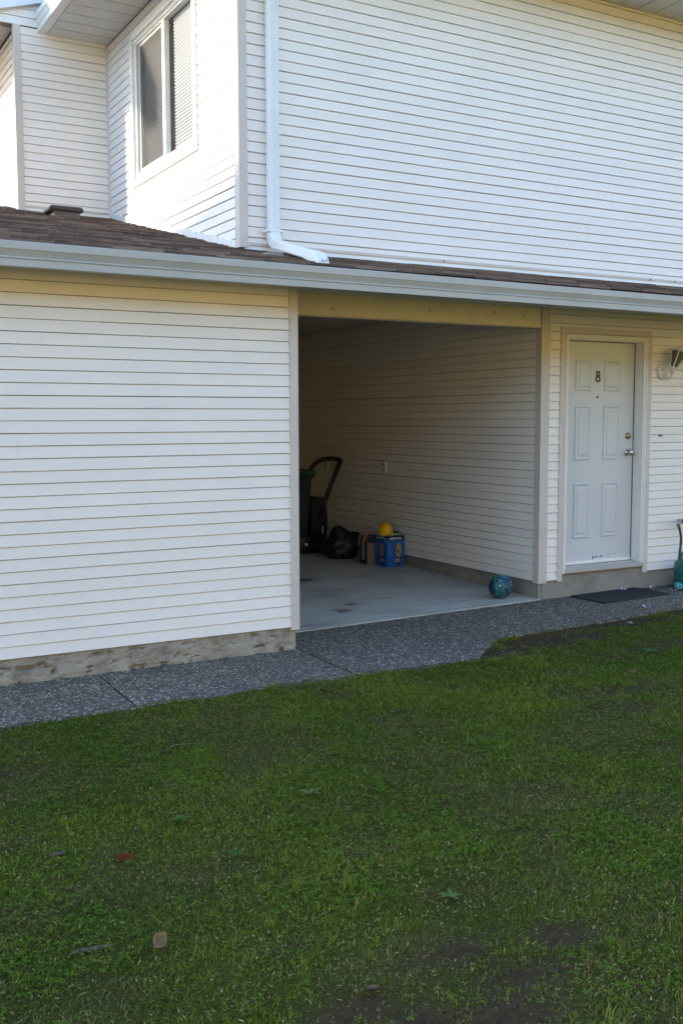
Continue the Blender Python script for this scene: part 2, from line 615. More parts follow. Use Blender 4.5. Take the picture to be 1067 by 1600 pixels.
# one shared siding board: unit length along +X, face towards -Y
def board_mesh():
    prof = [(.004, .0), (-.0112, .0), (-.0128, .0022), (-.0120, .0055), (-.0050, C - .0040), (-.0005, C - .0028), (.004, C - .0028)]
    n = len(prof)
    vs = [(x, y, z) for x in (0, 1) for y, z in prof]
    fs = [(i, n + i, n + (i + 1) % n, (i + 1) % n) for i in range(n)] + [tuple(range(n)), tuple(range(n, 2 * n))[::-1]]
    bm = bmesh.new()
    bv = [bm.verts.new(v) for v in vs]
    for f in fs: bm.faces.new([bv[i] for i in f])
    bmesh.ops.recalc_face_normals(bm, faces=bm.faces)
    me = bpy.data.meshes.new('siding_board')
    bm.to_mesh(me); bm.free()
    me.materials.append(M_SIDING)
    return me
BOARD = board_mesh()
NB = [0]
def board(parent, a, b, z, facing, plane, zs=1.0):
    """facing 'F': along X from a to b, face at y=plane; facing 'L': along Y from a to b, face towards -X at x=plane"""
    o = bpy.data.objects.new('siding_board', BOARD)
    if facing == 'F':
        o.location = (a, plane + random.uniform(-.0007, .0007), z + random.uniform(-.0006, .0006))
        o.rotation_euler = (random.uniform(-.012, .012), random.uniform(-.0003, .0003), 0)
    else:
        o.location = (plane + random.uniform(-.0007, .0007), b, z + random.uniform(-.0006, .0006))
        o.rotation_euler = (random.uniform(-.012, .012), random.uniform(-.0003, .0003), -math.pi / 2)
    o.scale = (b - a, 1, zs)
    link(o, parent); NB[0] += 1
    return o

def courses(parent, a, b, z0, z1, facing, plane, seams=True, holes=(), seed=1):
    rg = random.Random(seed)
    z = z0; i = 0; cut = None
    while z < z1 - .012:
        if i % 2 == 0:
            cut = None
            if seams and rg.random() < .62:
                cut = a + (b - a) * rg.uniform(.08, .92)
        zs = min(1.0, (z1 - z) / C)
        segs = [(a, b)]
        for (h0, h1, hz0, hz1) in holes:
            if z + C * .5 > hz0 and z + C * .5 < hz1:
                segs = [(a, h0), (h1, b)]
        for (s0, s1) in segs:
            if cut and s0 + .1 < cut < s1 - .1:
                board(parent, s0, cut, z, facing, plane, zs)
                board(parent, cut - .002, s1, z, facing, plane - .0009, zs)
            else:
                board(parent, s0, s1, z, facing, plane, zs)
        z += C; i += 1

# ---- lower left wall (storage room beside the carport)
wl = box('storage_wall', -4.6, .03, .006, .14, -.02, 2.42, M_SHEATH, house)
courses(wl, -4.6, .004, 0., 2.405, 'F', 0., seed=3)
box('corner_post', .003, .066, -.021, .05, -.020, 2.395, M_TRIM, house, .002)
box('storage_side_wall', -.08, .04, .14, 6.6, -.2, 2.6, M_SHEATH, house)
box('storage_end_wall', -4.6, -4.5, .14, 6.6, -.2, 2.6, M_SHEATH, house)

# ---- door wall: strip beside the door, and right of the door
wd = box('door_wall', 2.84, 3.062, YD + .006, YD + .14, -.02, 2.42, M_SHEATH, house)
courses(wd, 2.88, 3.02, .004, 2.41, 'F', YD, seams=False, seed=5)
wr = box('entry_wall', 4.075, 9.0, YD + .006, YD + .14, -.02, 2.42, M_SHEATH, house)
courses(wr, 4.115, 7.0, .004, 2.41, 'F', YD, seed=6)
wo_ = box('over_door_wall', 3.063, 4.074, YD + .006, YD + .14, 2.20, 2.42, M_SHEATH, house)
for k in range(4):
    zz = .004 + C * (29 + k)
    if zz < 2.40: board(wo_, 3.021, 4.114, zz, 'F', YD, min(1, (2.41 - zz) / C))
# corner post of carport opening (wraps the corner)
prism('corner_post', [(2.789, .72), (2.789, YD - .022), (2.884, YD - .022), (2.884, YD + .02), (2.83, YD + .02), (2.83, .72)], 'Z', -.014, 2.405, M_TRIM, house)

# ---- carport interior
wc = box('carport_side_wall', 2.806, 2.94, YD + .02, 6.6, -.01, 2.56, M_SHEATH, house)
courses(wc, .70, 6.5, .004, 2.50, 'L', 2.802, seed=7)
box('carport_back_wall', -.08, 2.94, 6.5, 6.62, -.2, 2.56, M_SIDING, house)
box('carport_ceiling', -.08, 2.96, YD + .08, 6.6, 2.50, 2.62, plain('carport_ceiling_board', (.55, .53, .49), .7, var=.05), house)
bmx = box('carport_beam', .04, 2.822, YD - .004, YD + .09, 2.247, 2.412, M_CREAM, house, .002)
for bx, bz in ((.72, 2.30), (1.62, 2.334), (2.28, 2.347), (2.60, 2.339)):
    lathe('bolt_head', [(0, .003), (.012, .003), (.016, 0), (0, 0)], M_FILL, bmx, 10, Matrix.Translation((bx, YD - .0045, bz)) @ Matrix.Rotation(math.pi / 2, 4, 'X'))
box('beam_trim', .04, 2.80, YD - .001, YD + .1, 2.236, 2.2465, M_TRIM, house)

# ---- upper front wall
wu = box('upper_front_wall', XA + .006, 9.0, YD + .006, YD + .14, 2.425, 5.12, M_SHEATH, house)
courses(wu, XA + .02, 6.6, 2.7094, 5.10, 'F', YD, seed=9)
prism('corner_post', [(XA - .034, YD + .055), (XA - .034, YD - .022), (XA + .034, YD - .022), (XA + .034, YD + .03), (XA + .01, YD + .03), (XA + .01, YD + .055)], 'Z', 2.705, 5.09, M_TRIM, house)
box('starter_trim', XA + .035, 9.0, YD - .019, YD + .004, 2.722, 2.745, M_TRIM, house, .002)
prism('apron_flashing', [(YD + .002, 2.721), (YD - .010, 2.721), (YD - .024, 2.664), (YD + .002, 2.66)], 'X', XA + .01, 9.0, M_WHITE, house)
for bx in (4.08, 1.75, 4.40):
    lathe('screw_head', [(0, .004), (.006, .004), (.008, 0), (0, 0)], M_BRONZE, house, 8, Matrix.Translation((bx, YD - .020, 2.733)) @ Matrix.Rotation(math.pi / 2, 4, 'X'))

# ---- left face of upper storey with the window
WY0, WY1, WZ0, WZ1 = 1.56, 3.0, 3.66, 4.86        # rough opening
wa = bmesh.new()
for (y0, y1, z0, z1) in ((YD + .14, WY0, 2.3, 5.12), (WY1, YB + .1, 2.3, 5.12), (WY0, WY1, 2.3, WZ0), (WY0, WY1, WZ1, 5.12)):
    bm_box(wa, XA + .006, XA + .12, y0, y1, z0, z1)
wa = bm_obj('window_wall', wa, M_SHEATH, house)
courses(wa, YD + .03, YB, 2.7094 - C * 1, 5.08, 'L', XA, holes=[(WY0 - .03, WY1 + .03, 3.64, 4.88)], seams=False, seed=11)
# room behind the window
box('room_back_wall', .9, .95, 1.0, 3.6, 2.9, 5.1, plain('dim_room_wall', (.30, .29, .27), .8), house)
box('room_floor', .09, .95, 1.0, 3.6, 2.85, 2.9, plain('dim_room_floor', (.15, .12, .1), .8), house)
def build_window():
    w = box('window', XA - .002, XA + .05, WY0 - .02, WY0 + .03, WZ0 - .02, WZ1 + .02, M_WHITE, house, .003)   # right jamb; the frame's other members are its children
    def b(n, y0, y1, z0, z1, x0=XA - .002, x1=XA + .05, m=M_WHITE, bev=.003): return box(n, x0, x1, y0, y1, z0, z1, m, w, bev)
    b('jamb', WY1 - .035, WY1 + .02, WZ0 - .02, WZ1 + .02)
    b('head', WY0 + .031, WY1 - .036, WZ1 - .035, WZ1 + .02)
    b('sill', WY0 + .031, WY1 - .036, WZ0 - .02, WZ0 + .04)
    b('mullion', 2.225, 2.285, WZ0 + .041, WZ1 - .036, XA - .004, XA + .045)
    # outer casing
    tw = .062
    cz0, cz1, cy0, cy1 = WZ0 - .082, WZ1 + .082, WY0 - .082, WY1 + .075
    b('casing', cy0, cy1, cz0, cz0 + tw, XA - .028, XA - .003, M_WHITE, .002)
    b('casing', cy0, cy1, cz1 - tw, cz1, XA - .028, XA - .003, M_WHITE, .002)
    b('casing', cy0, cy0 + tw, cz0 + tw, cz1 - tw, XA - .028, XA - .003, M_WHITE, .002)
    b('casing', cy1 - tw, cy1, cz0 + tw, cz1 - tw, XA - .028, XA - .003, M_WHITE, .002)
    # sliding sash with insect screen (far half)
    m2 = plain('grey_sash', (.52, .50, .48), .5, var=.04)
    for (y0, y1, z0, z1) in ((2.286, 2.315, WZ0 + .042, WZ1 - .037), (2.895, 2.925, WZ0 + .042, WZ1 - .037), (2.316, 2.894, WZ0 + .042, WZ0 + .068), (2.316, 2.894, WZ1 - .063, WZ1 - .037)):
        b('sash_rail', y0, y1, z0, z1, XA + .012, XA + .034, m2, .002)
    mk('insect_screen', [(XA + .014, 2.30, WZ0 + .05), (XA + .014, 2.91, WZ0 + .05), (XA + .014, 2.91, WZ1 - .05), (XA + .014, 2.30, WZ1 - .05)], [(0, 1, 2, 3)], M_SCREEN, w)
    for (y0, y1) in ((1.59, 2.226), (2.284, 2.966)):
        box('pane', XA + .037, XA + .041, y0, y1, WZ0 + .04, WZ1 - .035, M_GLASS, w)
    # blinds
    for (y0, y1) in ((1.60, 2.17), (2.33, 2.90)):
        bm = bmesh.new()
        z = WZ0 + .045
        while z < WZ1 - .05:
            R = Matrix.Translation((XA + .066, 0, z)) @ Matrix.Rotation(math.radians(48), 4, 'Y')
            bm_box(bm, -.009, .009, y0, y1, -.0006, .0006, R)
            z += .0275
        bm_box(bm, XA + .07, XA + .10, y0, y1, WZ1 - .055, WZ1 - .03)
        o = bm_obj('blind', bm, M_BLIND, w)
        o['kind'] = 'stuff'
build_window()
# step flashing at the foot of that wall
RSL = .235
def roof_z(y): return 2.685 + RSL * (y - YD)
yy = YD + .02; k = 0
while yy < YB - .05:
    L = .138
    bm = bmesh.new()
    a = math.atan(RSL)
    z0 = roof_z(yy); z1 = roof_z(yy + L)
    h = .062 + random.uniform(-.006, .006)
    x0 = XA - .022 - random.uniform(0, .004)
    vs = [bm.verts.new(p) for p in ((x0, yy, z0 - .01), (x0, yy + L - .003, z1 - .01), (x0, yy + L - .003, z1 + h), (x0, yy, z0 + h),
                                    (XA - .012, yy, z0 - .01), (XA - .012, yy + L - .003, z1 - .01), (XA - .012, yy + L - .003, z1 + h), (XA - .012, yy, z0 + h))]
    for f in ((0, 3, 2, 1), (4, 5, 6, 7), (0, 1, 5, 4), (2, 3, 7, 6), (0, 4, 7, 3), (1, 2, 6, 5)): bm.faces.new([vs[i] for i in f])
    bm_obj('step_flashing', bm, M_WHITE, house)
    yy += L; k += 1

# ---- set-back upper block
wb = box('setback_wall', XB + .006, XA + .1, YB + .006, YB + .12, 3.0, 5.12, M_SHEATH, house)
courses(wb, XB + .02, XA, 3.445 - C, 5.12, 'F', YB, seams=False, seed=13)
wbl = box('setback_side_wall', XB + .006, XB + .12, YB + .12, 9.5, 3.0, 5.12, M_SHEATH, house)
courses(wbl, YB + .03, 9.5, 3.445 - C, 5.10, 'L', XB, seams=False, seed=14)
prism('corner_post', [(XB - .034, YB + .05), (XB - .034, YB - .022), (XB + .032, YB - .022), (XB + .032, YB + .02), (XB + .01, YB + .02), (XB + .01, YB + .05)], 'Z', 3.36, 5.125, M_TRIM, house)
box('starter_trim', XB + .033, XA - .02, YB - .019, YB + .004, 3.462, 3.482, M_TRIM, house, .002)
prism('apron_flashing', [(YB + .002, 3.461), (YB - .010, 3.461), (YB - .022, 3.40), (YB + .002, 3.395)], 'X', XB + .033, XA - .02, M_WHITE, house)
prism('inner_corner_trim', [(XA - .03, YB - .004), (XA - .016, YB - .018), (XA - .004, YB - .03), (XA + .01, YB - .03), (XA + .01, YB + .01), (XA - .03, YB + .01)], 'Z', 3.40, 5.075, M_TRIM, house)
# boxed eave return and frieze boards at its top, rising rake board
fr = box('eave_return', -1.62, XB + .3, YB + .004, YB + .10, 5.128, 5.36, M_SHEATH, house)
for k, (z, h) in enumerate(((5.126, 1.0), (5.126 + C, 1.0), (5.126 + 2 * C, 1.0))):
    board(fr, -1.62, XB + .55, z, 'F', YB - .002, h)
rk = math.atan(.31)
prism('rake_board', [(-2.2, 5.236 - .31 * 1.186), (XA + .2, 5.236 + .31 * (XA + .2 + 1.014)), (XA + .2, 5.236 + .31 * (XA + .2 + 1.014) + .26), (-2.2, 5.236 - .31 * 1.186 + .26)], 'Y', YB - .07, YB - .025, M_DSPOUT, house)
prism('rake_soffit', [(-2.2, 5.256 - .31 * 1.186), (XA + .2, 5.256 + .31 * (XA + .2 + 1.014)), (XA + .2, 5.256 + .31 * (XA + .2 + 1.014) + .05), (-2.2, 5.256 - .31 * 1.186 + .05)], 'Y', YB - .024, YB + .2, M_TRIM, house)
mk('setback_roof', [(-2.2, YB - .09, 5.14), (3.0, YB - .09, 6.75), (3.0, 9.6, 6.75), (-2.2, 9.6, 5.14), (-2.2, YB - .09, 5.18), (3.0, YB - .09, 6.80), (3.0, 9.6, 6.80), (-2.2, 9.6, 5.18)],
   [(0, 3, 2, 1), (4, 5, 6, 7), (0, 1, 5, 4), (2, 3, 7, 6), (1, 2, 6, 5), (0, 4, 7, 3)], M_SHINGLE, house)
PW = .2135
sb = box('setback_soffit', -1.6, XB, YB + .11, 9.5, 5.142, 5.16, M_DARK, house)
y = YB + .11
while y < 9.4:
    box('soffit_panel', -1.6, XB - .002, y, y + PW - .011, 5.128, 5.1415, M_SOFFIT, sb)
    y += PW
box('setback_fascia', -1.64, -1.602, YB + .1, 9.5, 5.11, 5.28, M_WHITE, house)

# ---- eave of the upper storey: soffit and gutter over the window wall, soffit over the front
se = box('upper_soffit', -.62, XA + .1, .04, YB - .002, 5.094, 5.112, M_DARK, house)
y = YB - .002
while y > .05:
    box('soffit_panel', -.618, XA - .003, max(.05, y - PW + .011), y, 5.080, 5.0935, M_SOFFIT, se)
    y -= PW
sf = box('front_soffit', XA + .1, 9.0, .04, YD + .1, 5.108, 5.122, M_DARK, house)
x = 1.9
while x < 6.6:
    box('soffit_panel', x, x + PW - .011, .05, YD - .003, 5.094, 5.1075, M_SOFFIT, sf)
    x += PW
box('front_soffit_board', XA + .1, 1.895, .05, YD - .003, 5.094, 5.1075, M_TRIM, house)
GP = [(0, 0), (.004, .004), (.012, .004), (.012, -.002), (.105, -.002), (.105, -.128), (.022, -.133), (.016, -.131), (.016, -.092), (.010, -.087), (.011, -.083), (.020, -.078), (.006, -.046), (.006, -.042), (0, -.040)]
GS = 1.28
prism('upper_gutter', [(-.725 + p * GS, 5.255 + q * GS) for p, q in GP], 'Y', -.05, YB - .004, M_WHITE, house)
box('front_fascia', -.6, 9.0, .0, .038, 5.085, 5.27, M_WHITE, house)
# roof over upper storey
mk('upper_roof', [(-.7, -.04, 5.24), (9.2, -.04, 5.24), (9.2, 8.6, 5.24), (-.7, 8.6, 5.24), (2.6, 4.2, 6.9), (9.2, 4.2, 6.9)],
   [(0, 1, 5, 4), (2, 3, 4, 5), (3, 0, 4), (1, 2, 5), (0, 3, 2, 1)], M_SHINGLE, house)

# ---- lower eave: soffit, gutter, shingled roof
ls = box('lower_soffit', -4.6, 9.0, -.245, YD + .1, 2.422, 2.436, M_DARK, house)
x = .07
while x < 6.4:
    box('soffit_panel', x, x + PW - .011, -.245, YD - .006, 2.409, 2.4215, M_SOFFIT, ls)
    x += PW
box('soffit_board', -4.6, .0685, -.245, -.004, 2.409, 2.4215, M_TRIM, house)
GY, GT = -.36, 2.457
prism('lower_gutter', [(GY + p * 1.02, GT + q * 1.02) for p, q in GP], 'X', -4.7, 9.0, M_GUTTER, house, shear=.040)
box('lower_fascia', -4.6, 9.0, -.251, -.2455, 2.36, 2.43, M_TRIM, house)

def build_roof():
    deck = prism('lower_roof', [(-.25, roof_z(-.25) - .03), (YD + .004, roof_z(YD) - .03), (YD + .004, roof_z(YD) - .006), (-.25, roof_z(-.25) - .006)], 'X', -4.7, 9.0, M_SHINGLE, house)
    prism('lower_roof_back', [(YD + .0045, roof_z(YD) - .03), (9.5, roof_z(9.5) - .03), (9.5, roof_z(9.5) - .006), (YD + .0045, roof_z(YD) - .006)], 'X', -4.7, XA - .02, M_SHINGLE, house)
    W, EX, TH = .3333, .14, .0085
    # shared tab: local x across, y up the slope, lower edge raised
    def tab_mesh(w):
        vs = [(0, 0, TH * 1.7), (w, 0, TH * 1.7), (w, EX + .03, 0.001), (0, EX + .03, .001), (0, 0, .0), (w, 0, .0), (w, EX + .03, -.004), (0, EX + .03, -.004)]
        fs = [(0, 1, 2, 3), (4, 7, 6, 5), (0, 4, 5, 1), (1, 5, 6, 2), (3, 2, 6, 7), (0, 3, 7, 4)]
        me = bpy.data.meshes.new('shingle_tab')
        me.from_pydata(vs, [], fs); me.materials.append(M_SHINGLE); me.update()
        return me, vs, fs
    me, tv, tf = tab_mesh(W - .013)
    ang = math.atan(RSL)
    ny, nz = math.cos(ang), math.sin(ang)
    rest_v, rest_f = [], []
    cnt = 0
    s0 = -.285
    for row in range(34):
        y0 = -.285 + row * EX * ny
        if y0 > 4.6: break
        wide = y0 < YD - .02
        xa, xb = (-3.3, 6.0) if wide else (-3.3, XA - .03)
        x = xa + (row % 3) * W / 3 + random.uniform(-.01, .01)
        while x < xb - .02:
            w = min(W - .013, xb - x)
            loc = Vector((x, y0 + random.uniform(-.004, .004), roof_z(y0) + random.uniform(0, .004)))
            rot = Euler((ang + random.uniform(-.02, .012), random.uniform(-.006, .006), random.uniform(-.006, .006)))
            infront = x + W > -2.4
            if cnt < 295 and infront and row < 17:
                o = bpy.data.objects.new('shingle', me)
                o.location = loc; o.rotation_euler = rot; o.scale = (w / (W - .013), 1, 1)
                link(o, deck); cnt += 1
            else:
                R = Matrix.Translation(loc) @ rot.to_matrix().to_4x4()
                n0 = len(rest_v)
                rest_v += [R @ Vector((vx * w / (W - .013), vy, vz)) for vx, vy, vz in tv]
                rest_f += [tuple(i + n0 for i in f) for f in tf]
            x += W
    # one material island per tab would need objects; the far field is one part
    o = mk('shingle_field', rest_v, rest_f, M_SHINGLE_FAR, house)
    o['kind'] = 'stuff'
def shingle_far():
    t = NT('brown_asphalt_shingle_field')
    v = t.pos()
    r = t.n('ShaderNodeNewGeometry').outputs['Random Per Island']
    base = t.ramp(r, [(0., (.095, .074, .063)), (.5, (.16, .120, .101)), (1., (.25, .195, .166))])
    c = t.mix(t.ramp(t.noise(v, 260, 3, .7), [(.35, 0.), (.65, 1.)]), t.mix(1., base, (.55, .55, .55), 'MULTIPLY'), t.mix(1., base, (1.5, 1.5, 1.5), 'MULTIPLY'))
    c = t.mix(t.ramp(t.noise(t.pos((1, 3, 1)), 6, 5, .7), [(.5, 0.), (.7, .6)]), c, (.045, .036, .03))
    t.color(c); t.set(Roughness=.95)
    t.p.inputs['Specular IOR Level'].default_value = .15
    t.bump(t.noise(v, 300, 4, .7), .7, .003)
    return t.m
M_SHINGLE_FAR = shingle_far()
build_roof()

def roof_vent():
    r = empty('roof_vent', (-.655, 3.22, roof_z(3.22)))
    tag(r, 'low brown metal roof vent on the shingles below the set-back wall', 'roof vent')
    m = plain('brown_vent_metal', (.055, .045, .048), .45, var=.2)
    t = math.atan(RSL)
    box('throat', -.115, .115, -.11, .11, -.03, .045, plain('grey_vent_throat', (.12, .11, .10), .6), r)
    bm = bmesh.new()
    bm_box(bm, -.165, .15, -.15, .15, .040, .082)
    for v in bm.verts:
        if v.co.z > .06: v.co.x *= .9; v.co.y *= .9
    bmesh.ops.bevel(bm, geom=bm.edges[:], offset=.009, segments=2, affect='EDGES')
    bm_obj('cap', bm, m, r)
    box('flange', -.2, .2, -.2, .2, -.012, .0, m, r).rotation_euler = (t, 0, 0)
roof_vent()

# ---- downspout on the upper wall, kicking out over the lower roof into the gutter
def sweep_rect(name, path, wx, th, mat, parent):
    """path in the y-z plane at given x; rectangular section wx wide (x), th thick"""
    bm = bmesh.new()
    rings = []
    for i, (x, y, z) in enumerate(path):
        a = Vector(path[max(0, i - 1)]); b = Vector(path[min(len(path) - 1, i + 1)])
        t = (b - a).normalized()
        nrm = Vector((1, 0, 0)).cross(t).normalized()
        cr = .008
        sec = []
        for sx, sn in ((-1, -1), (1, -1), (1, 1), (-1, 1)):
            cx, cn = sx * wx / 2, sn * th / 2
            if sx * sn > 0: sec += [(cx, cn - sn * cr), (cx - sx * cr, cn)] if sn < 0 or True else []
            else: sec += [(cx - sx * cr, cn), (cx, cn - sn * cr)]
        rings.append([bm.verts.new(Vector((x, y, z)) + Vector((1, 0, 0)) * u + nrm * v) for u, v in sec])
    n = len(rings[0])
    for A, B in zip(rings, rings[1:]):
        for k in range(n): bm.faces.new((A[k], A[(k + 1) % n], B[(k + 1) % n], B[k]))
    bm.faces.new(rings[0]); bm.faces.new(rings[-1][::-1])
    return bm_obj(name, bm, mat, parent)
dsp = sweep_rect('downspout', [(.190, YD - .062, 5.2), (.190, YD - .062, 2.80)], .084, .066, M_DSPOUT, house)
for k in (-1, 0, 1):
    box('rib', .190 + k * .021 - .004, .190 + k * .021 + .004, YD - .0985, YD - .094, 2.81, 5.2, M_DSPOUT, dsp, .0015)
el = [(.190, YD - .062, 2.825), (.190, YD - .064, 2.795), (.190, YD - .076, 2.765), (.190, YD - .10, 2.74), (.188, YD - .14, 2.722), (.185, YD - .2, 2.705)]
sweep_rect('downspout_elbow', el, .090, .070, M_DSPOUT, house)
sweep_rect('downspout_run', [(.185, YD - .19, 2.708), (.178, -.045, 2.566)], .084, .062, M_DSPOUT, house)
sweep_rect('downspout_outlet', [(.178, .01, 2.579), (.178, -.05, 2.563), (.178, -.10, 2.548), (.178, -.135, 2.527), (.178, -.152, 2.50), (.178, -.157, 2.455)], .092, .072, M_DSPOUT, house)
st = box('downspout_strap', .130, .250, YD - .1005, YD - .016, 2.822, 2.84, M_DSPOUT, house, .002)
for dx in (.118, .262):
    box('strap_ear', dx - .018, dx + .018, YD - .022, YD - .014, 2.822, 2.84, M_DSPOUT, st, .002)
for dx, dz, dy in ((.165, 2.512, -.198), (.193, 2.515, -.197), (.19, 2.74, YD - .142)):
    lathe('screw', [(0, .005), (.005, .005), (.006, 0), (0, 0)], M_BRONZE, st, 8, Matrix.Translation((dx, dy, dz)) @ Matrix.Rotation(math.pi / 2, 4, 'X'))

# ---- foundations
def rough_wall(name, x0, x1, z0, z1, mat, facing, plane, amp, seed, chips=0.):
    L = x1 - x0
    nx = int(L / .012); nz = 16
    xs = np.linspace(x0, x1, nx); zs = np.linspace(z0, z1, nz)
    X, Z = np.meshgrid(xs, zs, indexing='ij')
    d = (fbm2(X * 9, Z * 16 + 5, seed, 5) - .5) * amp
    if chips:
        c = fbm2(X * 14 + 3, Z * 26 + 9, seed + 1, 3)
        d += np.clip(c - .60, 0, 1) * chips
        low = fbm2(X * 8 + 11, Z * 3 + 1, seed + 2, 3)
        d += np.clip(low - .55, 0, 1) * chips * 1.6 * np.clip((z0 + .09 - Z) / .07, 0, 1)
    P = plane + d
    if facing == 'F': V = np.stack([X, P, Z], -1)
    else: V = np.stack([P, X, Z], -1)
    V = V.reshape(-1, 3).tolist()
    F = [(i * nz + j, (i + 1) * nz + j, (i + 1) * nz + j + 1, i * nz + j + 1) for i in range(nx - 1) for j in range(nz - 1)]
    # back and ends
    back = plane + .16
    n0 = len(V)
    if facing == 'F': V += [(x0, back, z0), (x1, back, z0), (x1, back, z1), (x0, back, z1)]
    else: V += [(back, x0, z0), (back, x1, z0), (back, x1, z1), (back, x0, z1)]
    F += [(n0, n0 + 3, n0 + 2, n0 + 1)]
    F += [tuple([n0 + 1, n0 + 2] + [(nx - 1) * nz + j for j in range(nz - 1, -1, -1)]), tuple([n0 + 3, n0] + [j for j in range(nz)])]
    F += [tuple([n0 + 2, n0 + 3] + [i * nz + nz - 1 for i in range(nx)])]
    return mk(name, V, F, mat, house, False)
rough_wall('foundation', -4.6, .042, -.24, -.004, M_FOUND_L, 'F', -.002, .030, 21, chips=.16)
rough_wall('foundation', 2.859, 7.0, -.24, .0, M_FOUND_R, 'F', YD + .004, .004, 23)
rough_wall('foundation', YD + .012, 6.5, -.24, .0, M_FOUND_R, 'L', 2.817, .005, 25)
box('door_step_wall', 3.06, 4.085, YD + .0095, YD + .12, -.01, .052, M_FOUND_R, house)
box('foundation_corner', 2.857, 2.95, YD + .0045, YD + .1, -.24, -.001, M_FOUND_R, house)

# ---- front door
def build_door():
    DX0, DX1, DZ0, DZ1, DY = 3.098, 4.006, .112, 2.146, .750
    d = box('front_door', DX0, DX1, DY, DY + .044, DZ0, DZ1, M_DOOR, house, .002)
    tag(d, 'white six-panel front door')
    cols = ((3.280, 3.470), (3.628, 3.828))
    rows = ((1.985, 1.702), (1.568, 1.072), (.858, .352))
    for zt, zb in rows:
        for x0, x1 in cols:
            bm = bmesh.new()
            # moulding: outer slope up, inner slope down, then raised field
            lv = [(0, .0), (.008, -.0055), (.016, -.0045), (.024, .004), (.036, .0035), (.048, -.003)]
            rings = []
            for ins, h in lv:
                rings.append([bm.verts.new((x, DY - .0012 + h if h > 0 else DY - .0012 + h, z)) for x, z in ((x0 + ins, zb + ins), (x1 - ins, zb + ins), (x1 - ins, zt - ins), (x0 + ins, zt - ins))])
            # lift the whole piece so that its deepest groove is still in front of the slab
            for r in rings:
                for v in r: v.co.y -= .0045
            base = [bm.verts.new((v.co.x, DY + .002, v.co.z)) for v in rings[0]]
            seq = [base] + rings
            for A, B in zip(seq, seq[1:]):
                for k in range(4): bm.faces.new((A[k], A[(k + 1) % 4], B[(k + 1) % 4], B[k]))
            bm.faces.new(rings[-1])
            bm_obj('door_panel', bm, M_DOOR, d)
    # hardware
    MX = lambda x, z, y=DY: Matrix.Translation((x, y, z)) @ Matrix.Rotation(math.pi / 2, 4, 'X')
    lathe('deadbolt', [(0, .024), (.010, .024), (.012, .020), (.022, .018), (.030, .010), (.033, .0), (0, 0)], M_BRASS, d, 24, MX(3.942, 1.288))
    box('keyway', 3.9405, 3.9435, DY - .0255, DY - .023, 1.281, 1.295, M_BRONZE, d)
    lathe('door_knob', [(0, .066), (.015, .066), (.024, .060), (.029, .048), (.026, .036), (.016, .028), (.012, .020), (.014, .012), (.030, .008), (.034, .0), (0, 0)], M_CHROME, d, 28, MX(3.938, 1.132))
    lathe('peephole', [(0, .004), (.006, .004), (.0095, .005), (.011, 0), (0, 0)], M_BLACK, d, 16, MX(3.551, 1.646))
    # the numeral 8
    bm = bmesh.new()
    def loop(cz, rx, rz, k=28):
        pts = [Vector((3.551 + rx * math.cos(2 * math.pi * i / k), 0, cz + rz * math.sin(2 * math.pi * i / k))) for i in range(k)]
        rings = []
        for i, p in enumerate(pts):
            t = (pts[(i + 1) % k] - pts[i - 1]).normalized()
            nn = Vector((t.z, 0, -t.x))
            rings.append([bm.verts.new(p + nn * .0075 * s + Vector((0, yv, 0))) for s, yv in ((-1, DY - .0005), (-.9, DY - .006), (.9, DY - .006), (1, DY - .0005))])
        for i in range(k):
            A, B = rings[i], rings[(i + 1) % k]
            for q in range(3): bm.faces.new((A[q], A[q + 1], B[q + 1], B[q]))
    loop(1.8605, .0190, .0195)
    loop(1.8125, .0230, .0230)
    bm_obj('house_number_eight', bm, M_BRONZE, d)
    # bottom sweep, threshold, sill
    box('door_sweep', DX0, DX1 - .01, DY - .016, DY - .002, .112, .142, M_WHITE, d, .004)
    box('threshold', 3.09, 4.03, DY - .06, DY + .06, .082, .108, M_GUTTER, house, .004)
    box('door_sill', 3.098, 4.062, YD - .03, DY - .0605, .056, .096, M_GUTTER, house, .005)
    # chips of lost paint along the bottom
    for (x, w, z) in ((3.55, .012, .168), (3.575, .018, .165), (3.61, .01, .170), (3.635, .02, .168), (3.73, .010, .182), (3.80, .012, .18), (3.53, .02, .161)):
        lathe('paint_chip', [(0, .0006), (w * .5, .0006), (w * .55, 0), (0, 0)], M_BRONZE, d, 7, MX(x, z, DY - .0002))
    # jambs, brick mould and outer trim
    JZ1 = 2.150
    box('door_jamb', 4.0135, 4.032, YD + .002, DY + .1, .098, JZ1, M_JAMB, house, .002)
    box('door_stop', 4.0065, 4.0130, DY + .046, DY + .1, .098, JZ1, M_BLACK, house)
    box('dark_gap_strip', 4.0062, 4.0133, DY - .003, DY + .03, .098, JZ1, M_BLACK, house)  # black strip stands in for the dark gap beside the door
    box('door_jamb', 3.07, 3.092, YD + .002, DY + .1, .098, JZ1, M_JAMB, house, .002)
    box('door_head', 3.07, 4.032, YD + .002, DY + .1, 2.1515, 2.172, M_JAMB, house, .002)
    box('brick_mould', 4.020, 4.070, YD - .024, YD + .0015, .056, 2.200, M_JAMB, house, .004)
    box('brick_mould_bead', 4.046, 4.056, YD - .030, YD - .0245, .06, 2.19, M_JAMB, house, .002)
    box('brick_mould', 3.070, 3.104, YD - .024, YD + .0015, .056, 2.200, M_JAMB, house, .004)
    box('brick_mould', 3.105, 4.0195, YD - .024, YD + .0015, 2.158, 2.200, M_JAMB, house, .004)
    box('door_trim', 3.012, 3.069, YD - .020, YD + .004, -.012, 2.204, M_TRIM, house, .002)
    box('door_trim', 4.071, 4.126, YD - .020, YD + .004, -.010, 2.204, M_TRIM, house, .002)
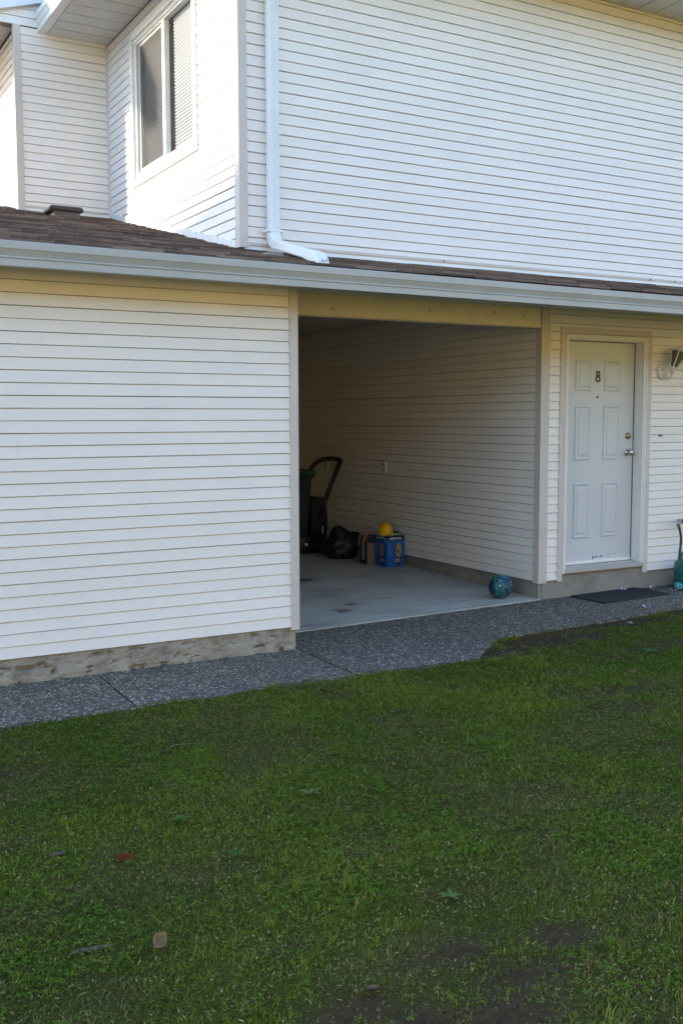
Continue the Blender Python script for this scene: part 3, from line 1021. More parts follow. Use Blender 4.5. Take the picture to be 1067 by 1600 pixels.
    box('door_trim', 3.012, 4.126, YD - .021, YD + .003, 2.2045, 2.258, M_TRIM, house, .002)
    box('dark_hall', 3.06, 4.06, DY + .11, DY + .13, 0, 2.2, M_DARK, house)
build_door()
# doorbell remains
box('door_bell', 4.243, 4.287, YD - .020, YD - .008, 1.280, 1.300, plain('weathered_bell_plate', (.24, .17, .07), .6, var=.5, nscale=150), house, .003)
# outlet covers in the carport
for y, z in ((3.21, .925), (4.52, .90)):
    o = box('outlet_cover', 2.772, 2.790, y - .04, y + .04, z - .065, z + .065, M_WHITE, house, .004)
    for dz in (-.025, .025):
        box('socket', 2.7705, 2.773, y - .012, y + .012, z + dz - .014, z + dz + .014, M_BRONZE, o)
print('boards', NB[0])
# ================================================================== wall lamp beside the door
def wall_lamp():
    bx, bz = 4.266, 1.890
    r = empty('wall_lamp', (bx, YD - .016, bz))
    tag(r, 'white coach lantern hanging askew on the siding right of the door', 'wall lamp')
    mw = plain('chipped_white_lamp_paint', (.74, .72, .70), .5, var=.16, nscale=70, bump=.3)
    lathe('back_plate', [(0, .020), (.045, .019), (.062, .013), (.073, .004), (.074, 0), (0, 0)], mw, r, 28, Matrix.Rotation(math.pi / 2, 4, 'X') @ Matrix.Scale(1.0, 4))
    lathe('mounting_screw', [(0, .006), (.006, .006), (.007, 0), (0, 0)], M_BRONZE, r, 10, Matrix.Translation((-.018, -.019, .012)) @ Matrix.Rotation(math.pi / 2, 4, 'X'))
    arm = spline([(.0, -.015, -.030), (.004, -.055, -.058), (.012, -.085, -.066), (.024, -.095, -.048), (.034, -.098, -.016)], 5)
    tube('arm', arm, [.016 - .006 * i / (len(arm) - 1) for i in range(len(arm))], mw, r, 12)
    tube('scroll', spline([(-.02, -.015, -.055), (.0, -.03, -.068), (.03, -.045, -.062), (.05, -.07, -.05)], 5), .008, mw, r, 10)
    ax = Vector((.42, -.06, .905)).normalized()
    q = ax.to_track_quat('Z', 'Y').to_matrix().to_4x4()
    T = Matrix.Translation((.016, -.098, -.014)) @ q
    lathe('socket_cup', [(0, 0), (.016, .0), (.022, .012), (.018, .024), (.030, .036), (.034, .046), (0, .046)], mw, r, 16, T)
    def ring(rad, h, a0=.3): return [Vector((rad * math.cos(a0 + k * math.pi / 3), rad * math.sin(a0 + k * math.pi / 3), h)) for k in range(6)]
    lo, hi = ring(.036, .050), ring(.084, .205)
    for k in range(6):
        bm = bmesh.new(); bm_tube(bm, [lo[k], hi[k]], .0062, 6); bm.transform(T); bm_obj('glazing_bar', bm, mw, r)
        for A in (lo, hi):
            bm = bmesh.new(); bm_tube(bm, [A[k], A[(k + 1) % 6]], .0062, 6); bm.transform(T); bm_obj('glazing_bar', bm, mw, r)
        a, b, c, d = lo[k], lo[(k + 1) % 6], hi[(k + 1) % 6], hi[k]
        ctr = Vector((0, 0, .12))
        ins = [(p + (Vector((0, 0, p.z)) - p) * .05) for p in (a, b, c, d)]
        out = [T @ p for p in (a, b, c, d)] + [T @ p for p in ins]
        mk('pane', out, [(0, 1, 2, 3), (7, 6, 5, 4), (0, 4, 5, 1), (1, 5, 6, 2), (2, 6, 7, 3), (3, 7, 4, 0)], M_LAMPGLASS, r)
    lathe('roof', [(0, .20), (.096, .204), (.098, .212), (.062, .225), (.040, .252), (.014, .262), (.010, .275), (.014, .285), (0, .295)], mw, r, 6, T, smooth=False)
wall_lamp()

# ================================================================== things in the carport
M_BIN = plain('charcoal_bin_plastic', (.018, .021, .028), .5, var=.2)
def wheeled_bin():
    r = empty('wheeled_bin', (2.03, 4.34, slab_z(4.34)))
    tag(r, 'dark wheeled rubbish bin with green lid at the back of the carport', 'bin')
    bm = bmesh.new()
    a = [(-.24, -.26), (.24, -.26), (.24, .26), (-.24, .26)]
    b = [(-.29, -.33), (.29, -.33), (.29, .30), (-.29, .30)]
    A = [bm.verts.new((x, y, .03)) for x, y in a]; B = [bm.verts.new((x, y, .90)) for x, y in b]
    for k in range(4): bm.faces.new((A[k], A[(k + 1) % 4], B[(k + 1) % 4], B[k]))
    bm.faces.new(A[::-1]); bm.faces.new(B)
    bmesh.ops.bevel(bm, geom=bm.edges[:], offset=.02, segments=2, affect='EDGES')
    bm_obj('body', bm, M_BIN, r)
    mg = plain('dark_green_lid', (.010, .060, .035), .45, var=.2)
    box('lid', -.315, .325, -.36, .32, .905, .955, mg, r, .018)
    box('lid_rim', -.305, .315, -.348, .31, .865, .904, M_BIN, r, .006)
    tube('handle', [(-.25, -.37, .88), (.25, -.37, .88)], .015, M_BIN, r)
    for sx in (-.22, .20):
        w = lathe('wheel', [(0, -.03), (.09, -.03), (.105, -.02), (.105, .02), (.09, .03), (0, .03)], M_BLACK, r, 24, Matrix.Translation((sx, -.30, .105)) @ Matrix.Rotation(math.pi / 2, 4, 'X'))
        lathe('hub', [(0, .012), (.016, .010), (.02, 0), (0, 0)], M_WHITE, w, 12, Matrix.Translation((sx, -.331, .105)) @ Matrix.Rotation(math.pi / 2, 4, 'X'))
wheeled_bin()

def hand_cart():
    y = 4.12
    r = empty('hand_cart', (2.46, y, slab_z(y)))
    tag(r, 'black upright yard cart with a bent arched handle leaning by the bin', 'cart')
    z0 = slab_z(y)
    P = lambda x, z, dy=0: (x - 2.46, dy, z - z0)
    tube('handle', spline([P(2.33, .84), P(2.385, .915), P(2.47, .972), P(2.60, .992), P(2.70, .985), P(2.752, .968)], 6), .026, M_BLACK, r, 10)
    tube('handle_post', [P(2.752, .975), P(2.66, .78), P(2.545, .52), P(2.46, .30)], .025, M_BLACK, r, 10)
    bm = bmesh.new()
    prof = [P(2.362, -.02), P(2.555, -.02), P(2.572, .18), P(2.565, .40), P(2.535, .545), P(2.362, .565)]
    f = [bm.verts.new(v) for v in prof]; g = [bm.verts.new((v[0], .26, v[2])) for v in prof]
    n = len(f)
    bm.faces.new(f); bm.faces.new(g[::-1])
    for k in range(n): bm.faces.new((f[k], g[k], g[(k + 1) % n], f[(k + 1) % n]))
    bmesh.ops.bevel(bm, geom=bm.edges[:], offset=.015, segments=2, affect='EDGES')
    bm_obj('body', bm, M_BLACK, r)
    box('toe_plate', -.13, .14, -.10, .26, .0, .014, M_BLACK, r, .003)
    for sx in (-.12, .15):
        lathe('wheel', [(0, -.02), (.075, -.02), (.085, -.012), (.085, .012), (.075, .02), (0, .02)], M_BLACK, r, 20, Matrix.Translation((sx, .2, .086)) @ Matrix.Rotation(math.pi / 2, 4, 'Y'))
    box('painted_highlight', .038, .050, -.006, -.001, .215, .29, M_WHITE, r, .002)  # small white highlight painted onto the dark body
hand_cart()

def lumpy(name, mat, sx, sy, sz, seed, amp=.12, freq=5., parent=None, knot=False, sub=4):
    bm = bmesh.new()
    bmesh.ops.create_icosphere(bm, subdivisions=sub, radius=1)
    off = Vector((seed * 3.1, seed * 1.7, seed * .9))
    for v in bm.verts:
        d = v.co.normalized()
        n1 = mnoise.noise(d * freq * .4 + off); n2 = abs(mnoise.noise(d * freq + off)); n3 = abs(mnoise.noise(d * freq * 2.2 + off))
        k = 1 + amp * (n1 * 1.2 - n2 * 1.1 - n3 * .5)
        if knot and d.z > .75: k += (d.z - .75) * 1.0
        v.co = Vector((d.x * sx * k, d.y * sy * k, d.z * sz * k))
        if v.co.z < -sz * .62: v.co.z = -sz * .62 + (v.co.z + sz * .62) * .08
        v.co.z += sz * .66
    return bm_obj(name, bm, mat, parent, True)
def bag_mat():
    t = NT('black_bin_liner')
    t.color((.010, .010, .011)); t.set(Roughness=.42)
    t.bump(t.noise(t.pos(), 28, 5, .65), .7, .012)
    return t.m
M_BAG = bag_mat()
bag = lumpy('rubbish_bag', M_BAG, .205, .20, .19, 2, .16, 5, None, True)
bag.location = (2.445, 3.60, slab_z(3.6) - .004)
tag(bag, 'full black plastic rubbish bag slumped on the carport floor', 'bag')
def tub():
    r = empty('black_tub', (2.62, 3.80, slab_z(3.8)))
    tag(r, 'round black plastic tub behind the rubbish bag', 'tub')
    lathe('wall', [(0, 0), (.125, 0), (.135, .01), (.158, .24), (.150, .24), (.128, .02), (0, .018)], M_BLACK, r, 28)
    lathe('rim', [(.155, .228), (.170, .232), (.172, .248), (.155, .250), (.148, .24)], M_BLACK, r, 28)
tub()

def print_mat(name, c, rough=.5): return plain(name, c, rough, var=.12, nscale=40, bump=.04)
M_PW, M_PK = print_mat('white_print', (.72, .72, .72)), print_mat('black_print', (.012, .012, .016))
M_PT, M_PO, M_PL = print_mat('tan_print', (.42, .27, .12)), print_mat('gold_print', (.45, .30, .05)), print_mat('pale_blue_print', (.16, .30, .62))
def blue_box():
    x0, y0 = 2.538, 2.765
    W, D, H = .220, .245, .33
    r = empty('blue_box', (x0, y0, slab_z(2.9)))
    tag(r, 'bright blue printed cardboard toy box under the yellow helmet', 'box')
    mb = print_mat('blue_cardboard', (.014, .105, .42))
    b = box('carton', 0, W, 0, D, 0, H, mb, r, .003)
    e = .0012
    def front(n, u0, u1, v0, v1, m, k=1): return box(n, u0, u1, -e * k, -e * (k - 1) + (.001 if k == 1 else 0), v0, v1, m, b)
    def side(n, u0, u1, v0, v1, m, k=1): return box(n, -e * k, -e * (k - 1) + (.001 if k == 1 else 0), u0, u1, v0, v1, m, b)
    rgo = random.Random(17)
    def oval(n, cu, cv, ru, rv, m, k, face, ringw=0):
        bm = bmesh.new(); N = 20
        jt = [1 if ringw else rgo.uniform(.62, 1.15) for i in range(N)]
        o = [(cu + jt[i] * ru * math.cos(2 * math.pi * i / N), cv + (.5 + .5 * jt[i]) * rv * math.sin(2 * math.pi * i / N)) for i in range(N)]
        P = (lambda u, v: (u, -e * k, v)) if face == 'f' else (lambda u, v: (-e * k, u, v))
        if ringw:
            q = [(cu + (ru - ringw) * math.cos(2 * math.pi * i / N), cv + (rv - ringw) * math.sin(2 * math.pi * i / N)) for i in range(N)]
            A = [bm.verts.new(P(*p)) for p in o]; B = [bm.verts.new(P(*p)) for p in q]
            for i in range(N): bm.faces.new((A[i], A[(i + 1) % N], B[(i + 1) % N], B[i]))
        else:
            bm.faces.new([bm.verts.new(P(*p)) for p in o])
        bm_obj(n, bm, m, b)
    for face, F, w in (('f', front, W), ('s', side, D)):
        F('title_band', .004, w - .004, .285, .326, M_PK)
        u = .025
        rg = random.Random(4)
        while u < w - .035:                                     # unreadable white title
            l = rg.uniform(.007, .013)
            F('title_letter', u, u + l, .294, .294 + rg.uniform(.013, .019), M_PW, 2)
            u += l + rg.choice((.002, .002, .009))
        pu = w * .66 if face == 'f' else w * .40
        oval('picture_shadow', pu, .075, .042, .065, M_PK, 1, face)
        oval('picture_body', pu, .175, .036, .080, M_PT, 2, face)
        oval('picture_head', pu + .006, .215, .026, .040, M_PO, 3, face)
        oval('picture_detail', pu - .006, .165, .009, .03, M_PK, 3, face)
        oval('emblem', pu - .012, .068, .030, .017, M_PW, 4, face, .008)
        tx0 = .014 if face == 'f' else w * .72
        for k in range(7):
            F('text_line', tx0, tx0 + .055 * rg.uniform(.6, 1.), .115 + k * .021, .120 + k * .021, M_PL, 1)
    return r
blue_box()

def cardboard_box():
    x0, y0 = 2.452, 3.015
    r = empty('cardboard_box', (x0, y0, slab_z(3.1)))
    tag(r, 'brown cardboard carton with black print beside the blue box', 'box')
    mc = print_mat('brown_cardboard', (.20, .125, .085), .8)
    b = box('carton', 0, .25, 0, .17, 0, .305, mc, r, .003)
    box('printed_stripe', -.0012, .001, .03, .145, .0, .25, M_PK, b)
    box('printed_stripe', -.0026, -.0013, .065, .115, .05, .26, print_mat('grey_print', (.30, .30, .32)), b)
    box('dark_top_band', .0, .09, -.0012, .001, .235, .30, M_PK, b)
cardboard_box()

def helmet():
    r = empty('toy_helmet', (2.605, 2.90, slab_z(2.9) + .331), (.10, -.06, .3))
    tag(r, 'yellow plastic toy hard hat on top of the blue box', 'helmet')
    my = print_mat('yellow_plastic', (.80, .46, .010), .28)
    lathe('shell', [(.078, .012), (.079, .03), (.076, .06), (.066, .092), (.046, .116), (.022, .128), (0, .131)], my, r, 28)
    lathe('brim', [(.070, .012), (.100, .004), (.104, .008), (.100, .013), (.078, .021)], my, r, 28)
    tube('ridge', spline([(0, -.076, .06), (0, -.058, .108), (0, 0, .134), (0, .058, .108), (0, .076, .06)], 5), .007, my, r, 8)
helmet()
sz = slab_z(2.9)
o = tube('orange_strap', spline([(2.58, 2.93, .235), (2.53, 2.99, .246), (2.475, 3.03, .232), (2.440, 3.05, .19), (2.428, 3.06, .12)], 7), .009, print_mat('faded_orange', (.42, .17, .08)), None, 8)
tag(o, 'faded orange cord draped over the brown carton', 'cord')
o = tube('blue_strap', spline([(2.50, 2.96, .222), (2.515, 2.88, .225), (2.522, 2.80, .195), (2.529, 2.765, .150)], 7), .008, print_mat('sky_blue_plastic', (.05, .24, .42)), None, 8)
tag(o, 'sky blue cord hanging over the edge of the blue box', 'cord')
o = tube('green_stick', [(2.60, 2.80, .232), (2.75, 2.79, .228)], .008, print_mat('lime_plastic', (.30, .58, .05)), None, 8)
tag(o, 'lime green plastic stick lying across the blue box', 'stick')
o = tube('pink_stick', [(2.55, 2.79, .226), (2.70, 2.83, .230)], .005, print_mat('dusty_pink_plastic', (.42, .17, .16)), None, 8)
tag(o, 'thin dusty pink stick lying under the lime green one', 'stick')
def toy_scoop():
    r = empty('toy_scoop', (2.70, 2.95, sz + .331))
    tag(r, 'grey and blue plastic toy behind the helmet against the siding', 'toy')
    m1, m2 = print_mat('grey_blue_plastic', (.22, .26, .31)), print_mat('blue_grey_grip', (.06, .17, .27))
    lathe('scoop', [(0, .0), (.03, .002), (.038, .05), (.034, .095), (.02, .105), (0, .107)], m1, r, 16)
    tube('grip', [(.02, -.04, .03), (.055, -.13, .012)], .012, m2, r, 8)
toy_scoop()

def ball_mat():
    t = NT('patterned_ball')
    tc = t.n('ShaderNodeTexCoord')
    v = tc.outputs['Object']
    nz = t.n('ShaderNodeTexNoise'); nz.inputs['Scale'].default_value = 20
    t.l(v, nz.inputs['Vector'])
    sc = t.n('ShaderNodeVectorMath', operation='SCALE'); sc.inputs['Scale'].default_value = .075
    t.l(nz.outputs['Color'], sc.inputs[0])
    ad = t.n('ShaderNodeVectorMath', operation='ADD'); t.l(v, ad.inputs[0]); t.l(sc.outputs[0], ad.inputs[1])
    d = t.voro(ad.outputs[0], 10.5)
    cell = t.voro(ad.outputs[0], 10.5, 'F1', 'Color')
    sep = t.n('ShaderNodeSeparateColor'); t.l(cell, sep.inputs[0])
    navy = (.012, .020, .085)
    hue = t.ramp(sep.outputs[0], [(0., (.06, .36, .08)), (.5, (.05, .32, .36)), (1., (.13, .42, .06))])
    band = t.ramp(d, [(0., 1.), (.17, 1.), (.19, 0.), (.33, 0.), (.35, .9), (.40, .9), (.42, 0.), (.52, 0.), (.54, .8), (.585, .8), (.605, 0.)])
    c = t.mix(band, navy, hue)
    t.color(c); t.set(Roughness=.42)
    e = t.voro(v, 13, 'DISTANCE_TO_EDGE')
    t.bump(t.ramp(e, [(0., 0.), (.05, 1.)]), .5, .002)
    return t.m
bm = bmesh.new(); bmesh.ops.create_uvsphere(bm, u_segments=48, v_segments=28, radius=.1085)
ball = bm_obj('ball', bm, ball_mat(), None, True)
ball.location = (2.525, .842, slab_z(.842) + .1085)
ball.rotation_euler = (.6, .2, 1.1)
tag(ball, 'navy blue football with green and teal swirls at the carport edge', 'ball')

# ================================================================== things by the door
def door_mat_obj():
    r = empty('door_mat', (3.59, .455, GZ + .001), (0, 0, math.radians(3.5)))
    tag(r, 'black rectangular rubber mat on the walk below the front door', 'door mat')
    box('mat_base', -.425, .425, -.215, .200, .0, .009, M_RUBBER, r, .003)
    # raised ribbed field and border
    bm = bmesh.new()
    for k in range(26):
        y = -.19 + k * .0145
        bm_box(bm, -.39, .39, y, y + .008, .009, .0125)
    o = bm_obj('ribbed_field', bm, M_RUBBER, r); o['kind'] = 'stuff'
    for (a, b, c, d) in ((-.42, .42, -.213, -.197), (-.42, .42, .183, .198), (-.42, -.398, -.196, .182), (.398, .42, -.196, .182)):
        box('mat_border', a, b, c, d, .0085, .015, M_RUBBER, r, .003)
door_mat_obj()

def hose_and_tap():
    t = empty('garden_tap', (4.60, YD - .014, .462))
    tag(t, 'small metal garden tap with a dark pipe at the right edge', 'tap')
    MXr = Matrix.Rotation(math.pi / 2, 4, 'X')
    mt = plain('weathered_tap_metal', (.42, .41, .40), .4, metal=.6, var=.3, nscale=60)
    lathe('wall_flange', [(0, .006), (.02, .006), (.026, 0), (0, 0)], mt, t, 16, MXr)
    tube('pipe', spline([(0, 0, 0), (-.01, -.05, 0), (-.06, -.085, .0), (-.13, -.09, .0)], 5), .015, plain('dark_pipe', (.02, .02, .024), .5), t)
    tube('spout', spline([(-.12, -.09, .0), (-.150, -.09, .004), (-.160, -.09, -.014), (-.159, -.09, -.035)], 4), .014, mt, t)
    lathe('handle', [(0, .0), (.02, .0), (.024, .006), (.02, .012), (0, .012)], mt, t, 10, Matrix.Translation((-.150, -.09, .018)))
    mh = plain('dark_green_hose', (.035, .06, .07), .5, var=.15)
    h = empty('garden_hose', (4.441, YD - .104, .43))
    tag(h, 'dark grey green hose hanging from the garden tap', 'hose')
    tube('hose_line', spline([(0, 0, 0), (.014, -.004, -.04), (.034, -.004, -.12), (.036, 0, -.19), (.024, .0, -.30), (.020, .0, -.40), (.05, .0, -.50), (.14, .02, -.565), (.4, .04, -.58), (.8, .0, -.58)], 7), .0125, mh, h, 10)
    lathe('coupling', [(0, -.02), (.017, -.02), (.018, .012), (.014, .02), (0, .02)], plain('grey_coupling', (.16, .17, .18), .5), h, 14)
    c = empty('watering_can', (4.472, .45, GZ), (0, 0, .3))
    tag(c, 'dark green plastic can cut off by the right edge', 'watering can')
    mg = plain('bottle_green_plastic', (.012, .10, .085), .35, var=.15)
    lathe('can_body', [(0, 0), (.125, 0), (.132, .01), (.138, .2), (.13, .25), (.09, .275), (.085, .27), (0, .26)], mg, c, 28)
    tube('can_handle', spline([(.0, .09, .26), (.04, .06, .35), (.06, -.04, .35), (.06, -.1, .25), (.03, -.128, .12)], 6), .013, mg, c, 10)
    tube('can_spout', [(.12, 0, .06), (.24, 0, .20), (.30, 0, .27)], [.03, .018, .014], mg, c, 10)
    lathe('sprinkler_rose', [(0, .0), (.012, 0), (.035, .03), (.03, .036), (0, .04)], mg, c, 14, Matrix.Translation((.30, 0, .27)) @ Matrix.Rotation(.9, 4, 'Y'))
hose_and_tap()

def teal_toy():
    r = empty('teal_toy', (4.300, .415, GZ))
    tag(r, 'small teal plastic bauble on the walk beside the green can', 'toy')
    m = print_mat('teal_plastic', (.02, .27, .33), .3)
    lathe('bauble', [(0, .0), (.02, .003), (.036, .018), (.040, .038), (.036, .058), (.020, .074), (0, .078)], m, r, 20)
    lathe('dimple_ring', [(.011, 0), (.017, .006), (.022, 0), (.017, -.004)], print_mat('pale_teal_plastic', (.25, .50, .55)), r, 16, Matrix.Translation((-.018, -.033, .040)) @ Matrix.Rotation(math.radians(70), 4, 'X') @ Matrix.Rotation(-.5, 4, 'Y'))
    lathe('dimple', [(0, .003), (.011, .002), (.012, 0), (0, -.002)], M_BLACK, r, 12, Matrix.Translation((-.018, -.034, .040)) @ Matrix.Rotation(math.radians(70), 4, 'X') @ Matrix.Rotation(-.5, 4, 'Y'))
teal_toy()

def dry_weed():
    r = empty('dry_weed', (4.44, YD - .06, GZ))
    tag(r, 'withered grey weed growing at the foot of the foundation', 'weed')
    m = plain('withered_stalk', (.10, .085, .065), .8, var=.4, nscale=50)
    ml = plain('withered_leaf', (.15, .15, .13), .8, var=.4, nscale=50)
    rg = random.Random(3)
    for k in range(16):
        a = rg.uniform(0, 6.28); l = rg.uniform(.05, .13); s = rg.uniform(.3, .9)
        p = [(rg.uniform(-.05, .05), rg.uniform(-.02, .02), 0)]
        p.append((p[0][0] + math.cos(a) * l * s * .4, p[0][1] + math.sin(a) * l * s * .25, l * .6))
        p.append((p[0][0] + math.cos(a) * l * s, p[0][1] + math.sin(a) * l * s * .5, l))
        tube('stalk', p, .0016, m, r, 5)
        c = Vector(p[2]); w = rg.uniform(.008, .014); d = Vector((math.cos(a + 1), math.sin(a + 1), rg.uniform(-.6, .4))).normalized()
        e = d.cross(Vector((0, 0, 1))).normalized()
        mk('leaf', [c, c + d * w + e * w * .5 + Vector((0, 0, .002)), c + d * w * 2.4, c + d * w - e * w * .5 + Vector((0, 0, .002)), c + d * w * 1.2 - Vector((0, 0, .002))], [(0, 1, 4), (1, 2, 4), (2, 3, 4), (3, 0, 4)], ml, r)
dry_weed()

M_PETAL = plain('lilac_petal', (.72, .48, .72), .6, var=.15, nscale=90)
def blossom(x, y, z, s, rz, label, m=M_PETAL):
    bm = bmesh.new()
    for k in range(5):
        a = k * 2 * math.pi / 5
        d = Vector((math.cos(a), math.sin(a), 0)); e = Vector((-d.y, d.x, 0))
        lift = .35 + .25 * math.sin(k * 2.3 + rz)
        pts = [(0, 0, 0), (.45, .28, .5), (.85, .30, .9), (1.05, 0, 1.), (.85, -.30, .9), (.45, -.28, .5)]
        vs = [bm.verts.new((d * u + e * v) * s + Vector((0, 0, w * lift * s + .002))) for u, v, w in pts]
        bm.faces.new((vs[0], vs[1], vs[5])); bm.faces.new((vs[1], vs[2], vs[4], vs[5])); bm.faces.new((vs[2], vs[3], vs[4]))
    o = bm_obj('fallen_blossom', bm, m)
    o.location = (x, y, z); o.rotation_euler = (.1, .05, rz)
    tag(o, label, 'blossom', 'pink blossoms dropped near the door')
blossom(3.78, .600, GZ + .014, .038, .3, 'pale pink blossom lying on the back edge of the rubber mat')
blossom(4.14, .600, GZ, .040, 1.1, 'pink blossom between the mat and the teal bauble by the foundation')
blossom(4.215, .395, GZ, .040, 2.0, 'pink blossom touching the left side of the teal bauble')
blossom(4.345, .370, GZ, .038, .8, 'pink blossom just right of the teal bauble')
blossom(3.345, -.105, GZ, .042, 1.7, 'lone lilac blossom on the walk in front of the mat')

# ================================================================== the lawn
def in_lawn(x, y):
    e = np.where(x < .98, -.862, np.where(x < 1.5, -.862 + (x - .98) / .52 * .44, -.42 + (x - 1.5) * .093))
    w = (fbm2(x * 7., x * 0 + 8.2, 12) - .5) * .10 + (fbm2(x * 40., y * 40., 13) - .5) * .03
    return y < e + w + .022

def grass_mat(name, transl=.35):
    t = NT(name)
    a = t.n('ShaderNodeAttribute', attribute_name='tint')
    t.color(a.outputs['Color']); t.set(Roughness=.8)
    t.p.inputs['Specular IOR Level'].default_value = .06
    tr = t.n('ShaderNodeBsdfTranslucent')
    t.l(a.outputs['Color'], tr.inputs[0])
    mx = t.n('ShaderNodeMixShader'); mx.inputs[0].default_value = transl
    t.l(t.p.outputs[0], mx.inputs[1]); t.l(tr.outputs[0], mx.inputs[2])
    t.l(mx.outputs[0], t.out.inputs['Surface'])
    return t.m
M_GRASS = grass_mat('grass_blades')

def np_mesh(name, V, faces_per, nv, tint, mat):
    """V: (N, nv, 3); faces_per: list of index tuples (tris) per element; tint: (N,3)"""
    N = V.shape[0]
    F = np.array(faces_per)                                   # (k,3)
    idx = (np.arange(N)[:, None, None] * nv + F[None]).reshape(-1)
    me = bpy.data.meshes.new(name)
    me.vertices.add(N * nv)
    me.vertices.foreach_set('co', V.reshape(-1).astype(np.float32))
    nf = N * len(F)
    me.loops.add(nf * 3); me.loops.foreach_set('vertex_index', idx.astype(np.int32))
    me.polygons.add(nf)
    me.polygons.foreach_set('loop_start', (np.arange(nf) * 3).astype(np.int32))
    try: me.polygons.foreach_set('loop_total', np.full(nf, 3, np.int32))
    except Exception: pass
    me.update(calc_edges=True)
    at = me.attributes.new('tint', 'FLOAT_COLOR', 'POINT')
    c = np.ones((N, nv, 4), np.float32); c[:, :, :3] = tint[:, None, :]
    at.data.foreach_set('color', c.reshape(-1))
    me.materials.append(mat)
    o = bpy.data.objects.new(name, me)
    col.objects.link(o)
    return o

def scatter(n, seed, keep=None):
    rg = np.random.default_rng(seed)
    x = rg.uniform(-4.3, 6.0, n); y = rg.uniform(-5.5, .25, n)
    d = np.hypot(x + 3.2, y + 6.37)
    k = in_lawn(x, y) & (rg.random(n) < np.clip(1.25 - (d - 2.5) * .10, .55, 1.)) & (d > 1.3)
    b = bare(x, y)
    k &= rg.random(n) > np.clip(b * 1.5, 0, .95)
    return x[k], y[k], d[k], b[k], rg

